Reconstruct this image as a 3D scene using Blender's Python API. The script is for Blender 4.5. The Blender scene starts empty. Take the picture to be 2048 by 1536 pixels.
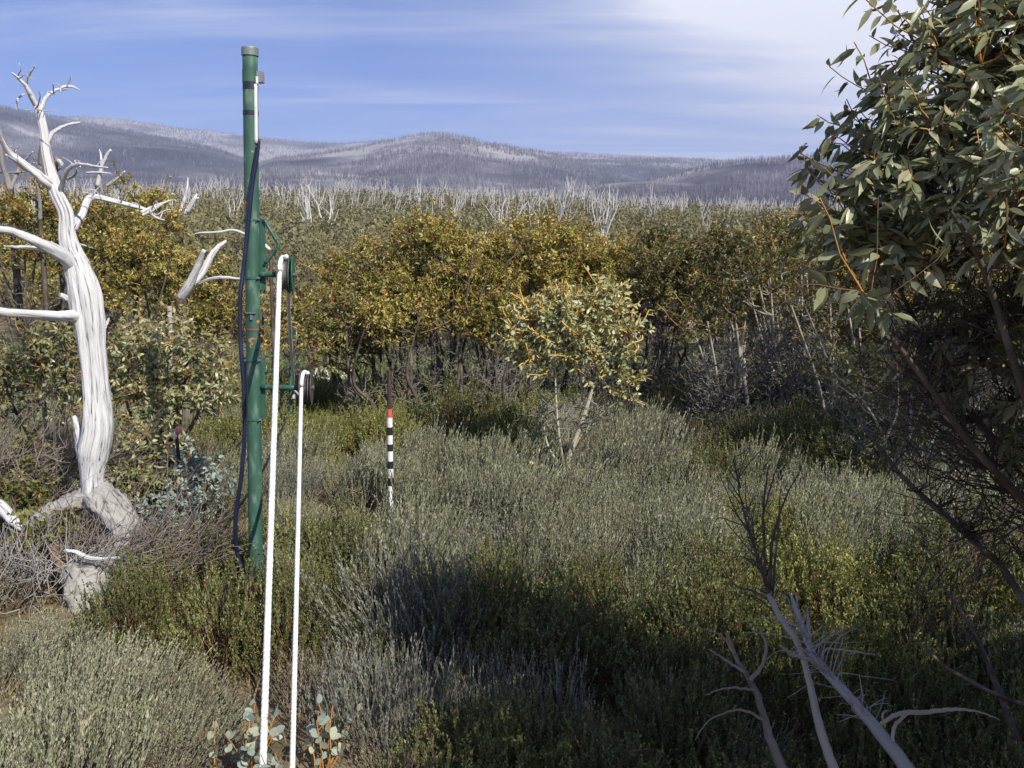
import bpy, math
import numpy as np
from mathutils import Vector, Matrix

rng = np.random.default_rng(11)
R = math.radians
scene = bpy.context.scene
col = scene.collection

# ------------------------------------------------------------------ camera, sky, sun, exposure
CAM_H = 2.2
F = 1750.0
PITCH = math.atan((768 - 520) / F)
cam_d = bpy.data.cameras.new('camera')
cam = bpy.data.objects.new('camera', cam_d)
col.objects.link(cam)
cam_d.sensor_width = 36.0
cam_d.lens = F / 2048 * 36.0
cam_d.clip_start = 0.05
cam_d.clip_end = 12000
cam.location = (0, 0, CAM_H)
cam.rotation_euler = (R(90) - PITCH, 0, 0)
scene.camera = cam

SUN_EL, SUN_AZ = R(40), R(38)       # sun behind the camera and to its right
to_sun = Vector((math.sin(SUN_AZ) * math.cos(SUN_EL), -math.cos(SUN_AZ) * math.cos(SUN_EL), math.sin(SUN_EL)))
world = bpy.data.worlds.new('World')
scene.world = world
world.use_nodes = True
sun_d = bpy.data.lights.new('sun', 'SUN')
sun_d.energy = 5.0
sun_d.angle = R(0.5)
sun_d.color = (1.0, 0.94, 0.84)
sun = bpy.data.objects.new('sun', sun_d)
sun.rotation_euler = to_sun.to_track_quat('Z', 'Y').to_euler()
sun.location = (5, -10, 12)
col.objects.link(sun)
scene.view_settings.view_transform = 'Standard'
scene.view_settings.look = 'None'
scene.view_settings.exposure = 0.45
scene.view_settings.gamma = 1.0
scene.view_settings.use_curve_mapping = False
scene.render.engine = 'CYCLES'
scene.cycles.max_bounces = 6
scene.cycles.diffuse_bounces = 3
scene.cycles.glossy_bounces = 2
scene.cycles.transmission_bounces = 3
scene.cycles.volume_bounces = 0
scene.cycles.use_denoising = True
scene.cycles.denoiser = 'OPENIMAGEDENOISE'
scene.cycles.denoising_input_passes = 'RGB_ALBEDO_NORMAL'


def nn(nt, typ, **kw):
    n = nt.nodes.new(typ)
    for k, v in kw.items():
        if isinstance(k, str) and hasattr(n, k):
            setattr(n, k, v)
    return n


def build_world():
    nt = world.node_tree
    nt.nodes.clear()
    L = nt.links.new
    out = nn(nt, 'ShaderNodeOutputWorld')
    bg = nn(nt, 'ShaderNodeBackground')
    bg.inputs['Strength'].default_value = 0.115
    L(bg.outputs[0], out.inputs[0])
    sky = nn(nt, 'ShaderNodeTexSky')
    sky.sky_type = 'NISHITA'
    sky.sun_disc = False
    sky.sun_elevation = SUN_EL
    sky.sun_rotation = math.pi - SUN_AZ
    sky.altitude = 2000
    sky.air_density = 1.0
    sky.dust_density = 0.3
    sky.ozone_density = 2.2
    tc = nn(nt, 'ShaderNodeTexCoord')
    sep = nn(nt, 'ShaderNodeSeparateXYZ')
    L(tc.outputs['Generated'], sep.inputs[0])

    def m(op, a, b=None, clamp=False):
        n = nn(nt, 'ShaderNodeMath', operation=op)
        n.use_clamp = clamp
        for i, v in enumerate((a, b)):
            if v is None:
                continue
            if isinstance(v, (int, float)):
                n.inputs[i].default_value = v
            else:
                L(v, n.inputs[i])
        return n.outputs[0]
    zz = m('ADD', m('MAXIMUM', sep.outputs[2], 0.0), 0.10)
    u = m('DIVIDE', sep.outputs[0], zz)
    v = m('DIVIDE', sep.outputs[1], zz)
    comb = nn(nt, 'ShaderNodeCombineXYZ')
    L(u, comb.inputs[0])
    L(v, comb.inputs[1])

    def noise(scale, rot, stretch, detail=5, rough=0.6, dist=0.3):
        mp = nn(nt, 'ShaderNodeMapping')
        mp.inputs['Rotation'].default_value = (0, 0, R(rot))
        mp.inputs['Scale'].default_value = (stretch, 1, 1)
        L(comb.outputs[0], mp.inputs[0])
        t = nn(nt, 'ShaderNodeTexNoise')
        t.inputs['Scale'].default_value = scale
        t.inputs['Detail'].default_value = detail
        t.inputs['Roughness'].default_value = rough
        t.inputs['Distortion'].default_value = dist
        L(mp.outputs[0], t.inputs['Vector'])
        return t.outputs[0]

    def ramp(val, a, b):
        r = nn(nt, 'ShaderNodeMapRange')
        r.interpolation_type = 'SMOOTHSTEP'
        r.inputs['From Min'].default_value = a
        r.inputs['From Max'].default_value = b
        L(val, r.inputs['Value'])
        return r.outputs[0]
    big = noise(0.55, 24, 0.35, 4, 0.55, 0.4)
    fine = noise(3.4, 26, 0.14, 9, 0.66, 0.6)
    cirrus = m('MULTIPLY', ramp(big, 0.34, 0.68), ramp(fine, 0.32, 0.75))
    # the broad white bank that stands over the gum
    d = direction(1760, 0)
    dot = nn(nt, 'ShaderNodeVectorMath', operation='DOT_PRODUCT')
    nrm = nn(nt, 'ShaderNodeVectorMath', operation='NORMALIZE')
    L(tc.outputs['Generated'], nrm.inputs[0])
    L(nrm.outputs[0], dot.inputs[0])
    dot.inputs[1].default_value = d
    core = ramp(dot.outputs['Value'], 0.915, 0.995)
    puff = noise(0.8, 20, 0.45, 6, 0.6, 0.5)
    wisp = noise(2.4, 24, 0.25, 6, 0.6, 0.4)
    d1, d2 = direction(1020, 0), direction(1660, 290)
    pn = np.cross(d1, d2)
    pn = pn / np.linalg.norm(pn)
    if np.dot(pn, direction(1640, 0)) < 0:
        pn = -pn
    dn = nn(nt, 'ShaderNodeVectorMath', operation='DOT_PRODUCT')
    L(nrm.outputs[0], dn.inputs[0])
    dn.inputs[1].default_value = pn
    edge = m('ADD', dn.outputs['Value'], m('ADD', m('MULTIPLY', m('SUBTRACT', puff, 0.5), 0.22), m('MULTIPLY', m('SUBTRACT', wisp, 0.5), 0.10)))
    bank = m('MULTIPLY', ramp(edge, -0.05, 0.13), ramp(dot.outputs['Value'], 0.88, 0.985))
    veil = m('MULTIPLY', ramp(dot.outputs['Value'], 0.86, 1.0), 0.20)
    amt = m('ADD', m('ADD', m('MULTIPLY', cirrus, 0.8), bank), veil, clamp=True)
    hs = nn(nt, 'ShaderNodeHueSaturation')
    hs.inputs['Saturation'].default_value = 1.3
    hs.inputs['Value'].default_value = 1.0
    L(sky.outputs[0], hs.inputs['Color'])
    mix = nn(nt, 'ShaderNodeMix', data_type='RGBA')
    L(amt, mix.inputs[0])
    wb = nn(nt, 'ShaderNodeMix', data_type='RGBA')
    wb.blend_type = 'MULTIPLY'
    wb.inputs[0].default_value = 1.0
    L(hs.outputs[0], wb.inputs[6])
    wb.inputs[7].default_value = (0.74, 0.67, 0.86, 1)
    L(wb.outputs[2], mix.inputs[6])
    mix.inputs[7].default_value = (7.0, 7.1, 7.4, 1)
    L(mix.outputs[2], bg.inputs['Color'])


# ------------------------------------------------------------------ pixels of the survey photo <-> metres
def direction(px, py):
    a, b = (px - 1024) / F, (768 - py) / F
    c, s = math.cos(PITCH), math.sin(PITCH)
    v = np.array([a, c + b * s, -s + b * c])
    return v / np.linalg.norm(v)


def at(px, py, Y):
    d = direction(px, py)
    k = Y / d[1]
    return np.array([d[0] * k, Y, CAM_H + d[2] * k])


def pix(P):
    P = np.atleast_2d(P)
    c, s = math.cos(PITCH), math.sin(PITCH)
    y, z = P[:, 1], P[:, 2] - CAM_H
    dep = y * c - z * s
    up = y * s + z * c
    dep = np.maximum(dep, 1e-3)
    return 1024 + P[:, 0] / dep * F, 768 - up / dep * F


build_world()


# ------------------------------------------------------------------ numpy helpers
def unit(v):
    return v / np.maximum(np.linalg.norm(v, axis=-1, keepdims=True), 1e-9)


_lat = np.random.default_rng(5).random((256, 256))


def vnoise(x, y):
    xi, yi = np.floor(x).astype(int), np.floor(y).astype(int)
    fx, fy = x - xi, y - yi
    fx, fy = fx * fx * (3 - 2 * fx), fy * fy * (3 - 2 * fy)
    g = lambda i, j: _lat[i & 255, j & 255]
    return (g(xi, yi) * (1 - fx) + g(xi + 1, yi) * fx) * (1 - fy) + (g(xi, yi + 1) * (1 - fx) + g(xi + 1, yi + 1) * fx) * fy - 0.5


def fbm(x, y, o=4):
    s, a = 0, 1.0
    for k in range(o):
        s = s + a * vnoise(x * 2 ** k + 17.3 * k, y * 2 ** k + 5.1 * k)
        a *= 0.5
    return s


def sstep(a, b, x):
    t = np.clip((x - a) / (b - a), 0, 1)
    return t * t * (3 - 2 * t)


def spline(pts, n):
    """Catmull-Rom through the rows of pts (any number of columns), n samples."""
    p = np.asarray(pts, float)
    if len(p) == 2:
        t = np.linspace(0, 1, n)[:, None]
        return p[0] * (1 - t) + p[1] * t
    p = np.vstack([2 * p[0] - p[1], p, 2 * p[-1] - p[-2]])
    seg = len(p) - 3
    u = np.linspace(0, seg - 1e-6, n)
    i = u.astype(int)
    t = (u - i)[:, None]
    a, b, c, d = p[i], p[i + 1], p[i + 2], p[i + 3]
    return 0.5 * (2 * b + (c - a) * t + (2 * a - 5 * b + 4 * c - d) * t * t + (3 * b - 3 * c + d - a) * t ** 3)


class MB:
    """collects pieces of geometry and links them as ONE mesh object"""

    def __init__(self):
        self.V, self.F, self.T, self.G = [], [], [], []
        self.n = 0

    def add(self, v, faces, tint=0.5, grain=None, mat=0, smooth=True):
        v = np.asarray(v, float).reshape(-1, 3)
        self.V.append(v)
        t = np.asarray(tint, float)
        self.T.append(np.broadcast_to(t, (len(v),)) if t.ndim == 0 else t)
        self.G.append(v if grain is None else np.asarray(grain, float).reshape(-1, 3))
        for f in (faces if isinstance(faces, list) else [faces]):
            f = np.asarray(f, int)
            if f.size:
                self.F.append((f + self.n, mat, smooth))
        self.n += len(v)

    def tubes(self, P, Rr, sides=4, tint=0.5, mat=0, rough=0.0, cap=False):
        P = np.asarray(P, float)
        if P.ndim == 2:
            P = P[None]
        N, K, _ = P.shape
        Rr = np.broadcast_to(np.asarray(Rr, float), (N, K))
        T = np.gradient(P, axis=1)
        T = unit(T)
        ch = unit(P[:, -1] - P[:, 0])
        ref = np.cross(ch, rng.normal(size=(N, 3)))
        ref = unit(ref)
        U = unit(np.cross(T, ref[:, None]))
        W = np.cross(T, U)
        th = np.arange(sides) * 2 * math.pi / sides
        seglen = np.linalg.norm(np.diff(P, axis=1), axis=2)
        ln = np.concatenate([np.zeros((N, 1)), np.cumsum(seglen, axis=1)], axis=1)
        rad = np.broadcast_to(Rr[:, :, None], (N, K, sides)).copy()
        if rough:
            for f, a in ((2, 0.45), (3, 0.45), (5, 0.4), (9, 0.32), (15, 0.2)) if sides > 18 else ((2, 0.5), (3, 0.45), (5, 0.4)):
                ph = rng.random((N, 1, 1)) * 6.28
                tw = rng.normal(0, 2.2, (N, 1, 1)) / max(ln.max(), 0.2)
                rad *= 1 + rough * a * np.sin(f * th[None, None] + ph + tw * ln[:, :, None] * f)
            for f, am in ((3.5, .30), (8.0, .16)):
                ph = rng.random((N, 1, 1)) * 6.28
                rad *= 1 + rough * am * np.sin(f * ln[:, :, None] + ph + 1.2 * np.sin(th[None, None] + ph * 3))
        V = P[:, :, None] + rad[..., None] * (np.cos(th)[None, None, :, None] * U[:, :, None] + np.sin(th)[None, None, :, None] * W[:, :, None])
        off = rng.random((N, 1, 1)) * 50
        g = np.stack([np.broadcast_to(np.cos(th) * 0.5, (N, K, sides)), np.broadcast_to(np.sin(th) * 0.5, (N, K, sides)),
                      np.broadcast_to(ln[:, :, None] + off, (N, K, sides))], axis=-1)
        g = g * np.stack([np.maximum(rad * 2, 0.004), np.maximum(rad * 2, 0.004), np.ones_like(rad)], -1)
        base = (np.arange(N) * K * sides)[:, None, None] + (np.arange(K - 1) * sides)[None, :, None]
        s = np.arange(sides)[None, None]
        s2 = (s + 1) % sides
        q = np.stack([base + s, base + s2, base + sides + s2, base + sides + s], -1).reshape(-1, 4)
        tt = np.asarray(tint, float)
        if tt.ndim == 1 and len(tt) == N:
            tt = np.repeat(tt, K * sides)
        faces = [q]
        if cap:
            e = (np.arange(N) * K * sides)[:, None]
            faces.append(np.concatenate([e + np.arange(sides)[None, ::-1], e + (K - 1) * sides + np.arange(sides)[None]]))
        self.add(V, faces, tt, g, mat)

    def leaves(self, pos, d, nrm, Ln, Wd, tmpl, tint, mat=0):
        tv, tf = tmpl
        d = unit(d)
        s = unit(np.cross(d, nrm))
        n = np.cross(s, d)
        N, k = len(pos), len(tv)
        Ln = np.broadcast_to(Ln, (N,))
        Wd = np.broadcast_to(Wd, (N,))
        V = pos[:, None] + d[:, None] * (tv[None, :, 0, None] * Ln[:, None, None]) + s[:, None] * (tv[None, :, 1, None] * Wd[:, None, None]) + n[:, None] * (tv[None, :, 2, None] * Ln[:, None, None])
        faces = [(np.arange(N)[:, None, None] * k + f[None]).reshape(-1, f.shape[1]) for f in tf]
        self.add(V, faces, np.repeat(np.broadcast_to(tint, (N,)), k), None, mat)

    def box(self, c, sz, tint=0.5, mat=0, M=None):
        c, h = np.asarray(c, float), np.asarray(sz, float) / 2
        v = np.array([[x, y, z] for x in (-1, 1) for y in (-1, 1) for z in (-1, 1)]) * h
        if M is not None:
            v = v @ np.asarray(M).T
        self.add(v + c, np.array([[0, 1, 3, 2], [4, 6, 7, 5], [0, 4, 5, 1], [2, 3, 7, 6], [0, 2, 6, 4], [1, 5, 7, 3]]), tint, None, mat, False)

    def lathe(self, prof, c, axis, seg=32, tint=0.5, mat=0, smooth=False):
        """prof: (radius, offset along axis) rows"""
        ax = unit(np.asarray(axis, float))
        u = unit(np.cross(ax, [0.31, 0.2, 0.93]))
        w = np.cross(ax, u)
        th = np.arange(seg) * 2 * math.pi / seg
        prof = np.asarray(prof, float)
        V = np.asarray(c, float) + prof[:, None, 1, None] * ax + prof[:, None, 0, None] * (np.cos(th)[None, :, None] * u + np.sin(th)[None, :, None] * w)
        k = len(prof)
        b = (np.arange(k - 1) * seg)[:, None]
        s = np.arange(seg)[None]
        s2 = (s + 1) % seg
        self.add(V, np.stack([b + s, b + s2, b + seg + s2, b + seg + s], -1).reshape(-1, 4), tint, None, mat, smooth)

    def build(self, name, mats, parent=None, origin=None):
        V = np.concatenate(self.V).astype(np.float32)
        T = np.concatenate(self.T).astype(np.float32)
        G = np.concatenate(self.G).astype(np.float32)
        if origin is not None:
            V = V - np.asarray(origin, np.float32)
        me = bpy.data.meshes.new(name)
        me.vertices.add(len(V))
        me.vertices.foreach_set('co', V.ravel())
        nl = sum(f.size for f, _, _ in self.F)
        nf = sum(len(f) for f, _, _ in self.F)
        me.loops.add(nl)
        me.polygons.add(nf)
        me.loops.foreach_set('vertex_index', np.concatenate([f.ravel() for f, _, _ in self.F]).astype(np.int32))
        tot = np.concatenate([np.full(len(f), f.shape[1]) for f, _, _ in self.F])
        me.polygons.foreach_set('loop_start', (np.cumsum(tot) - tot).astype(np.int32))
        me.polygons.foreach_set('material_index', np.concatenate([np.full(len(f), m) for f, m, _ in self.F]).astype(np.int32))
        me.polygons.foreach_set('use_smooth', np.concatenate([np.full(len(f), s) for f, _, s in self.F]))
        me.update(calc_edges=True)
        me.attributes.new('tint', 'FLOAT', 'POINT').data.foreach_set('value', T)
        me.attributes.new('grain', 'FLOAT_VECTOR', 'POINT').data.foreach_set('vector', G.ravel())
        for m in (mats if isinstance(mats, (list, tuple)) else [mats]):
            me.materials.append(m)
        o = bpy.data.objects.new(name, me)
        col.objects.link(o)
        if parent is not None:
            o.parent = parent
        elif origin is not None:
            o.location = tuple(origin)
        return o


def tag(o, label=None, cat=None, group=None, kind=None):
    if label: o['label'] = label
    if cat: o['category'] = cat
    if group: o['group'] = group
    if kind: o['kind'] = kind
    return o


def thing(name, loc, label, cat, group=None):
    o = bpy.data.objects.new(name, None)
    o.empty_display_size = 0.1
    o.location = tuple(loc)
    col.objects.link(o)
    return tag(o, label, cat, group)


def copy_tree(o, loc, rz=0.0, sc=1.0, label=None):
    c = o.copy()
    col.objects.link(c)
    c.location = tuple(loc)
    c.rotation_euler = (0, 0, rz)
    c.scale = (sc, sc, sc) if np.isscalar(sc) else tuple(sc)
    if label: c['label'] = label
    for ch in list(o.children):
        d = ch.copy()
        col.objects.link(d)
        d.parent = c
    return c


# leaf templates: rows (along, across, lift); faces
LEAF_QUAD = (np.array([[0, 0, 0], [0.45, -0.5, 0.04], [1, 0, -0.06], [0.5, 0.5, 0.04]]), [np.array([[0, 1, 2, 3]])])
LEAF_MID = (np.array([[0, 0, 0], [0.3, -0.5, 0.05], [0.3, 0.5, 0.05], [0.7, -0.36, 0.02], [0.7, 0.36, 0.02], [1, 0, -0.10]]),
            [np.array([[0, 1, 2], [3, 5, 4]]), np.array([[1, 3, 4, 2]])])
LEAF_NEAR = (np.array([[0, 0, 0], [.09, -.06, .01], [.09, .06, .01], [.27, -.45, .045], [.27, 0, .015], [.27, .45, .045], [.55, -.5, .03], [.55, 0, -.005], [.55, .5, .03],
                       [.8, -.27, -.03], [.8, 0, -.05], [.8, .27, -.03], [1.03, .03, -.14]]),
             [np.array([[0, 1, 2], [1, 3, 4], [1, 4, 2], [2, 4, 5], [9, 12, 10], [10, 12, 11]]), np.array([[3, 6, 7, 4], [4, 7, 8, 5], [6, 9, 10, 7], [7, 10, 11, 8]])])


# ------------------------------------------------------------------ materials
def new_mat(name):
    m = bpy.data.materials.new(name)
    m.use_nodes = True
    nt = m.node_tree
    nt.nodes.clear()
    return m, nt, nt.links.new


def ramp_node(nt, stops):
    r = nt.nodes.new('ShaderNodeValToRGB')
    el = r.color_ramp.elements
    while len(el) < len(stops):
        el.new(0.5)
    for e, (p, c) in zip(el, stops):
        e.position = p
        e.color = (*c, 1)
    return r


def leaf_mat(name, stops, rough=0.5, trans=0.25, spec=0.4, back=None):
    m, nt, L = new_mat(name)
    out = nt.nodes.new('ShaderNodeOutputMaterial')
    a = nt.nodes.new('ShaderNodeAttribute')
    a.attribute_name = 'tint'
    oi = nt.nodes.new('ShaderNodeObjectInfo')
    ad = nt.nodes.new('ShaderNodeMath')
    ad.operation = 'MULTIPLY_ADD'
    L(oi.outputs['Random'], ad.inputs[0])
    ad.inputs[1].default_value = 0.24
    L(a.outputs['Fac'], ad.inputs[2])
    sb = nt.nodes.new('ShaderNodeMath')
    sb.operation = 'SUBTRACT'
    L(ad.outputs[0], sb.inputs[0])
    sb.inputs[1].default_value = 0.12
    r = ramp_node(nt, stops)
    L(sb.outputs[0], r.inputs[0])
    p = nt.nodes.new('ShaderNodeBsdfPrincipled')
    p.inputs['Roughness'].default_value = rough
    p.inputs['Specular IOR Level'].default_value = spec
    t = nt.nodes.new('ShaderNodeBsdfTranslucent')
    L(r.outputs[0], p.inputs['Base Color'])
    L(r.outputs[0], t.inputs['Color'])
    mx = nt.nodes.new('ShaderNodeMixShader')
    mx.inputs[0].default_value = trans
    L(p.outputs[0], mx.inputs[1])
    L(t.outputs[0], mx.inputs[2])
    L(mx.outputs[0], out.inputs[0])
    return m


def wood_mat(name, light, dark, scale=(26, 26, 2.2), crack=0.5, rough=0.85, bump=0.5, stain=None, tint_stops=None):
    m, nt, L = new_mat(name)
    out = nt.nodes.new('ShaderNodeOutputMaterial')
    p = nt.nodes.new('ShaderNodeBsdfPrincipled')
    p.inputs['Roughness'].default_value = rough
    p.inputs['Specular IOR Level'].default_value = 0.2
    a = nt.nodes.new('ShaderNodeAttribute')
    a.attribute_name = 'grain'
    mp = nt.nodes.new('ShaderNodeMapping')
    mp.inputs['Scale'].default_value = scale
    L(a.outputs['Vector'], mp.inputs[0])
    n = nt.nodes.new('ShaderNodeTexNoise')
    n.inputs['Scale'].default_value = 1.0
    n.inputs['Detail'].default_value = 6
    n.inputs['Roughness'].default_value = 0.65
    L(mp.outputs[0], n.inputs['Vector'])
    r = ramp_node(nt, [(crack - 0.13, dark), (crack - 0.03, tuple(np.array(light) * 0.8)), (crack + 0.12, light)])
    L(n.outputs[0], r.inputs[0])
    src = r.outputs[0]
    if stain is not None:
        n2 = nt.nodes.new('ShaderNodeTexNoise')
        n2.inputs['Scale'].default_value = 7
        n2.inputs['Detail'].default_value = 3
        L(a.outputs['Vector'], n2.inputs['Vector'])
        mr = nt.nodes.new('ShaderNodeMapRange')
        mr.inputs['From Min'].default_value = 0.5
        mr.inputs['From Max'].default_value = 0.72
        L(n2.outputs[0], mr.inputs['Value'])
        mx = nt.nodes.new('ShaderNodeMix')
        mx.data_type = 'RGBA'
        L(mr.outputs[0], mx.inputs[0])
        L(src, mx.inputs[6])
        mx.inputs[7].default_value = (*stain, 1)
        src = mx.outputs[2]
    if tint_stops is not None:
        at_ = nt.nodes.new('ShaderNodeAttribute')
        at_.attribute_name = 'tint'
        tr = ramp_node(nt, tint_stops)
        L(at_.outputs['Fac'], tr.inputs[0])
        mx = nt.nodes.new('ShaderNodeMix')
        mx.data_type = 'RGBA'
        mx.blend_type = 'MULTIPLY'
        mx.inputs[0].default_value = 1
        L(src, mx.inputs[6])
        L(tr.outputs[0], mx.inputs[7])
        src = mx.outputs[2]
    L(src, p.inputs['Base Color'])
    b = nt.nodes.new('ShaderNodeBump')
    b.inputs['Strength'].default_value = bump
    b.inputs['Distance'].default_value = 0.01
    L(n.outputs[0], b.inputs['Height'])
    L(b.outputs[0], p.inputs['Normal'])
    L(p.outputs[0], out.inputs[0])
    return m


def paint_mat(name, base, rust=None, fade=None, rough=0.45, metal=0.0, rust_at=0.64, scale=9.0):
    """old paint with chalking and rust where it has chipped"""
    m, nt, L = new_mat(name)
    out = nt.nodes.new('ShaderNodeOutputMaterial')
    p = nt.nodes.new('ShaderNodeBsdfPrincipled')
    p.inputs['Roughness'].default_value = rough
    p.inputs['Metallic'].default_value = metal
    tc = nt.nodes.new('ShaderNodeTexCoord')
    src = None
    n0 = nt.nodes.new('ShaderNodeTexNoise')
    n0.inputs['Scale'].default_value = scale * 2.2
    n0.inputs['Detail'].default_value = 6
    mpz = nt.nodes.new('ShaderNodeMapping')
    mpz.inputs['Scale'].default_value = (1, 1, 0.35)
    L(tc.outputs['Object'], mpz.inputs[0])
    L(mpz.outputs[0], n0.inputs['Vector'])
    f = fade if fade is not None else tuple(min(1, c * 1.35 + 0.02) for c in base)
    r = ramp_node(nt, [(0.35, tuple(c * 0.8 for c in base)), (0.55, base), (0.75, f)])
    L(n0.outputs[0], r.inputs[0])
    src = r.outputs[0]
    if rust is not None:
        n1 = nt.nodes.new('ShaderNodeTexNoise')
        n1.inputs['Scale'].default_value = scale
        n1.inputs['Detail'].default_value = 5
        n1.inputs['Roughness'].default_value = 0.6
        L(tc.outputs['Object'], n1.inputs['Vector'])
        mr = nt.nodes.new('ShaderNodeMapRange')
        mr.inputs['From Min'].default_value = rust_at
        mr.inputs['From Max'].default_value = rust_at + 0.03
        L(n1.outputs[0], mr.inputs['Value'])
        mx = nt.nodes.new('ShaderNodeMix')
        mx.data_type = 'RGBA'
        L(mr.outputs[0], mx.inputs[0])
        L(src, mx.inputs[6])
        mx.inputs[7].default_value = (*rust, 1)
        src = mx.outputs[2]
    L(src, p.inputs['Base Color'])
    bmp = nt.nodes.new('ShaderNodeBump')
    bmp.inputs['Strength'].default_value = 0.15
    bmp.inputs['Distance'].default_value = 0.004
    L(n0.outputs[0], bmp.inputs['Height'])
    L(bmp.outputs[0], p.inputs['Normal'])
    L(p.outputs[0], out.inputs[0])
    return m


M = {}
M['gum_near'] = leaf_mat('gum leaf grey green', [(0, (.09, .105, .045)), (.5, (.235, .255, .13)), (.85, (.39, .395, .235)), (1, (.52, .47, .27))], 0.36, 0.2, 0.5)
M['gum_pale'] = leaf_mat('gum leaf sage', [(0, (.12, .13, .05)), (.5, (.30, .31, .145)), (.85, (.47, .47, .27)), (1, (.60, .52, .22))], 0.38, 0.2, 0.5)
M['gum_gold'] = leaf_mat('gum leaf gold green', [(0, (.15, .165, .06)), (.5, (.36, .385, .18)), (.85, (.54, .55, .32)), (1, (.64, .58, .25))], 0.38, 0.22, 0.5)
M['gum_olive'] = leaf_mat('gum leaf olive', [(0, (.085, .09, .02)), (.35, (.225, .22, .05)), (.65, (.41, .375, .095)), (.85, (.52, .43, .11)), (1, (.58, .49, .17))], 0.45, 0.25, 0.4)
M['gum_green'] = leaf_mat('gum leaf green', [(0, (.07, .08, .025)), (.5, (.19, .195, .06)), (.85, (.32, .30, .11)), (1, (.45, .38, .16))], 0.42, 0.22, 0.45)
M['gum_blue'] = leaf_mat('juvenile gum leaf blue grey', [(0, (0.172, 0.218, 0.184)), (0.6, (0.310, 0.380, 0.333)), (1, (0.483, 0.483, 0.299))], 0.5, 0.15, 0.4)
M['heath_grey'] = leaf_mat('heath leaf grey', [(0, (.13, .145, .075)), (.4, (.265, .285, .16)), (.75, (.41, .43, .265)), (1, (.52, .52, .34))], 0.6, 0.2, 0.25)
M['heath_blue'] = leaf_mat('heath leaf blue grey', [(0, (0.140, 0.154, 0.112)), (0.5, (0.280, 0.301, 0.224)), (1, (0.462, 0.476, 0.378))], 0.6, 0.2, 0.25)
M['heath_yellow'] = leaf_mat('shrub leaf yellow green', [(0, (.10, .125, .03)), (.5, (.255, .285, .075)), (1, (.45, .45, .16))], 0.5, 0.25, 0.35)
M['heath_green'] = leaf_mat('shrub leaf green', [(0, (.075, .105, .025)), (.5, (.19, .235, .065)), (1, (.38, .41, .17))], 0.5, 0.25, 0.35)
M['heath_dark'] = leaf_mat('shrub leaf dark olive', [(0, (.06, .085, .025)), (.5, (.14, .175, .055)), (1, (.29, .31, .12))], 0.5, 0.22, 0.35)
M['heath_dry'] = leaf_mat('shrub leaf dry brown', [(0, (0.117, 0.085, 0.046)), (0.5, (0.234, 0.189, 0.098)), (1, (0.416, 0.351, 0.208))], 0.6, 0.2, 0.2)
M['forest'] = leaf_mat('hill forest leaf', [(0, (.12, .11, .055)), (.4, (.20, .185, .09)), (.8, (.28, .255, .12)), (1, (.34, .28, .12))], 0.6, 0.2, 0.2)
M['twig_orange'] = wood_mat('young orange twig bark', (.46, .235, .07), (.24, .11, .04), (40, 40, 6), 0.45, 0.5, 0.2)
M['twig_yellow'] = wood_mat('young yellow twig bark', (.72, .45, .09), (.46, .22, .04), (40, 40, 6), 0.45, 0.5, 0.2)
M['bare_twig'] = wood_mat('bare grey twig', (.25, .235, .20), (.09, .08, .07), (40, 40, 5), 0.45, 0.85, 0.2)
M['twig_dark'] = wood_mat('dark near twig', (.085, .06, .05), (.035, .025, .022), (40, 40, 5), 0.45, 0.7, 0.2)  # brown darkened to put shade into the near gum's bare twigs
M['twig_brown'] = wood_mat('red brown twig bark', (.17, .085, .05), (.08, .045, .03), (40, 40, 6), 0.45, 0.6, 0.2)
M['bark_dark'] = wood_mat('dark gum bark', (.12, .095, .075), (.035, .028, .025), (18, 18, 3), 0.5, 0.8, 0.5, (.20, .18, .15))
M['bark_pale'] = wood_mat('pale snow gum bark', (.40, .35, .28), (.16, .13, .10), (14, 14, 2), 0.42, 0.65, 0.3, (.36, .33, .27))
M['bark_cream'] = wood_mat('cream snow gum bark', (.46, .43, .31), (.22, .19, .14), (12, 12, 2), 0.4, 0.6, 0.3, (.45, .44, .36))
M['dead_white'] = wood_mat('bleached dead wood', (.66, .65, .645), (.09, .08, .085), (64, 64, 2.2), 0.475, 0.9, 1.0)
M['dead_grey'] = wood_mat('weathered grey wood', (.36, .34, .32), (.10, .09, .085), (34, 34, 2.5), 0.44, 0.85, 0.6)
M['dead_far'] = wood_mat('silver dead timber', (.52, .505, .49), (.32, .31, .30), (3, 3, 1), 0.42, 0.85, 0.1)
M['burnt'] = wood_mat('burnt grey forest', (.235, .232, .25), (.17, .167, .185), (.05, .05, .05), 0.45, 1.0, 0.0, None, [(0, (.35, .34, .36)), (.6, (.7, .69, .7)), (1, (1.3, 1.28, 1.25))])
M['dead_brown'] = wood_mat('grey brown dead twig', (.24, .20, .17), (.09, .07, .06), (40, 40, 5), 0.45, 0.85, 0.2)
M['stump'] = wood_mat('rough grey stump', (.37, .355, .335), (.09, .08, .075), (34, 34, 14), 0.45, 0.9, 1.0)
M['log_brown'] = wood_mat('split brown log', (.22, .15, .09), (.08, .05, .03), (26, 26, 3), 0.45, 0.85, 0.5)
M['green_paint'] = paint_mat('old green enamel', (.040, .112, .078), (.50, .20, .07), (.16, .24, .19), 0.6, 0, 0.64, 10)
M['green_bracket'] = paint_mat('green bracket paint', (.034, .108, .074), (.45, .20, .07), (.10, .20, .15), 0.45, 0, 0.70, 14)
M['green_grey'] = paint_mat('galvanised cap', (.20, .25, .21), None, (.32, .36, .32), 0.5, 0.2)
M['rusty'] = paint_mat('rusty steel', (.22, .08, .045), (.12, .06, .04), (.3, .13, .08), 0.75, 0.1)
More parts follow.
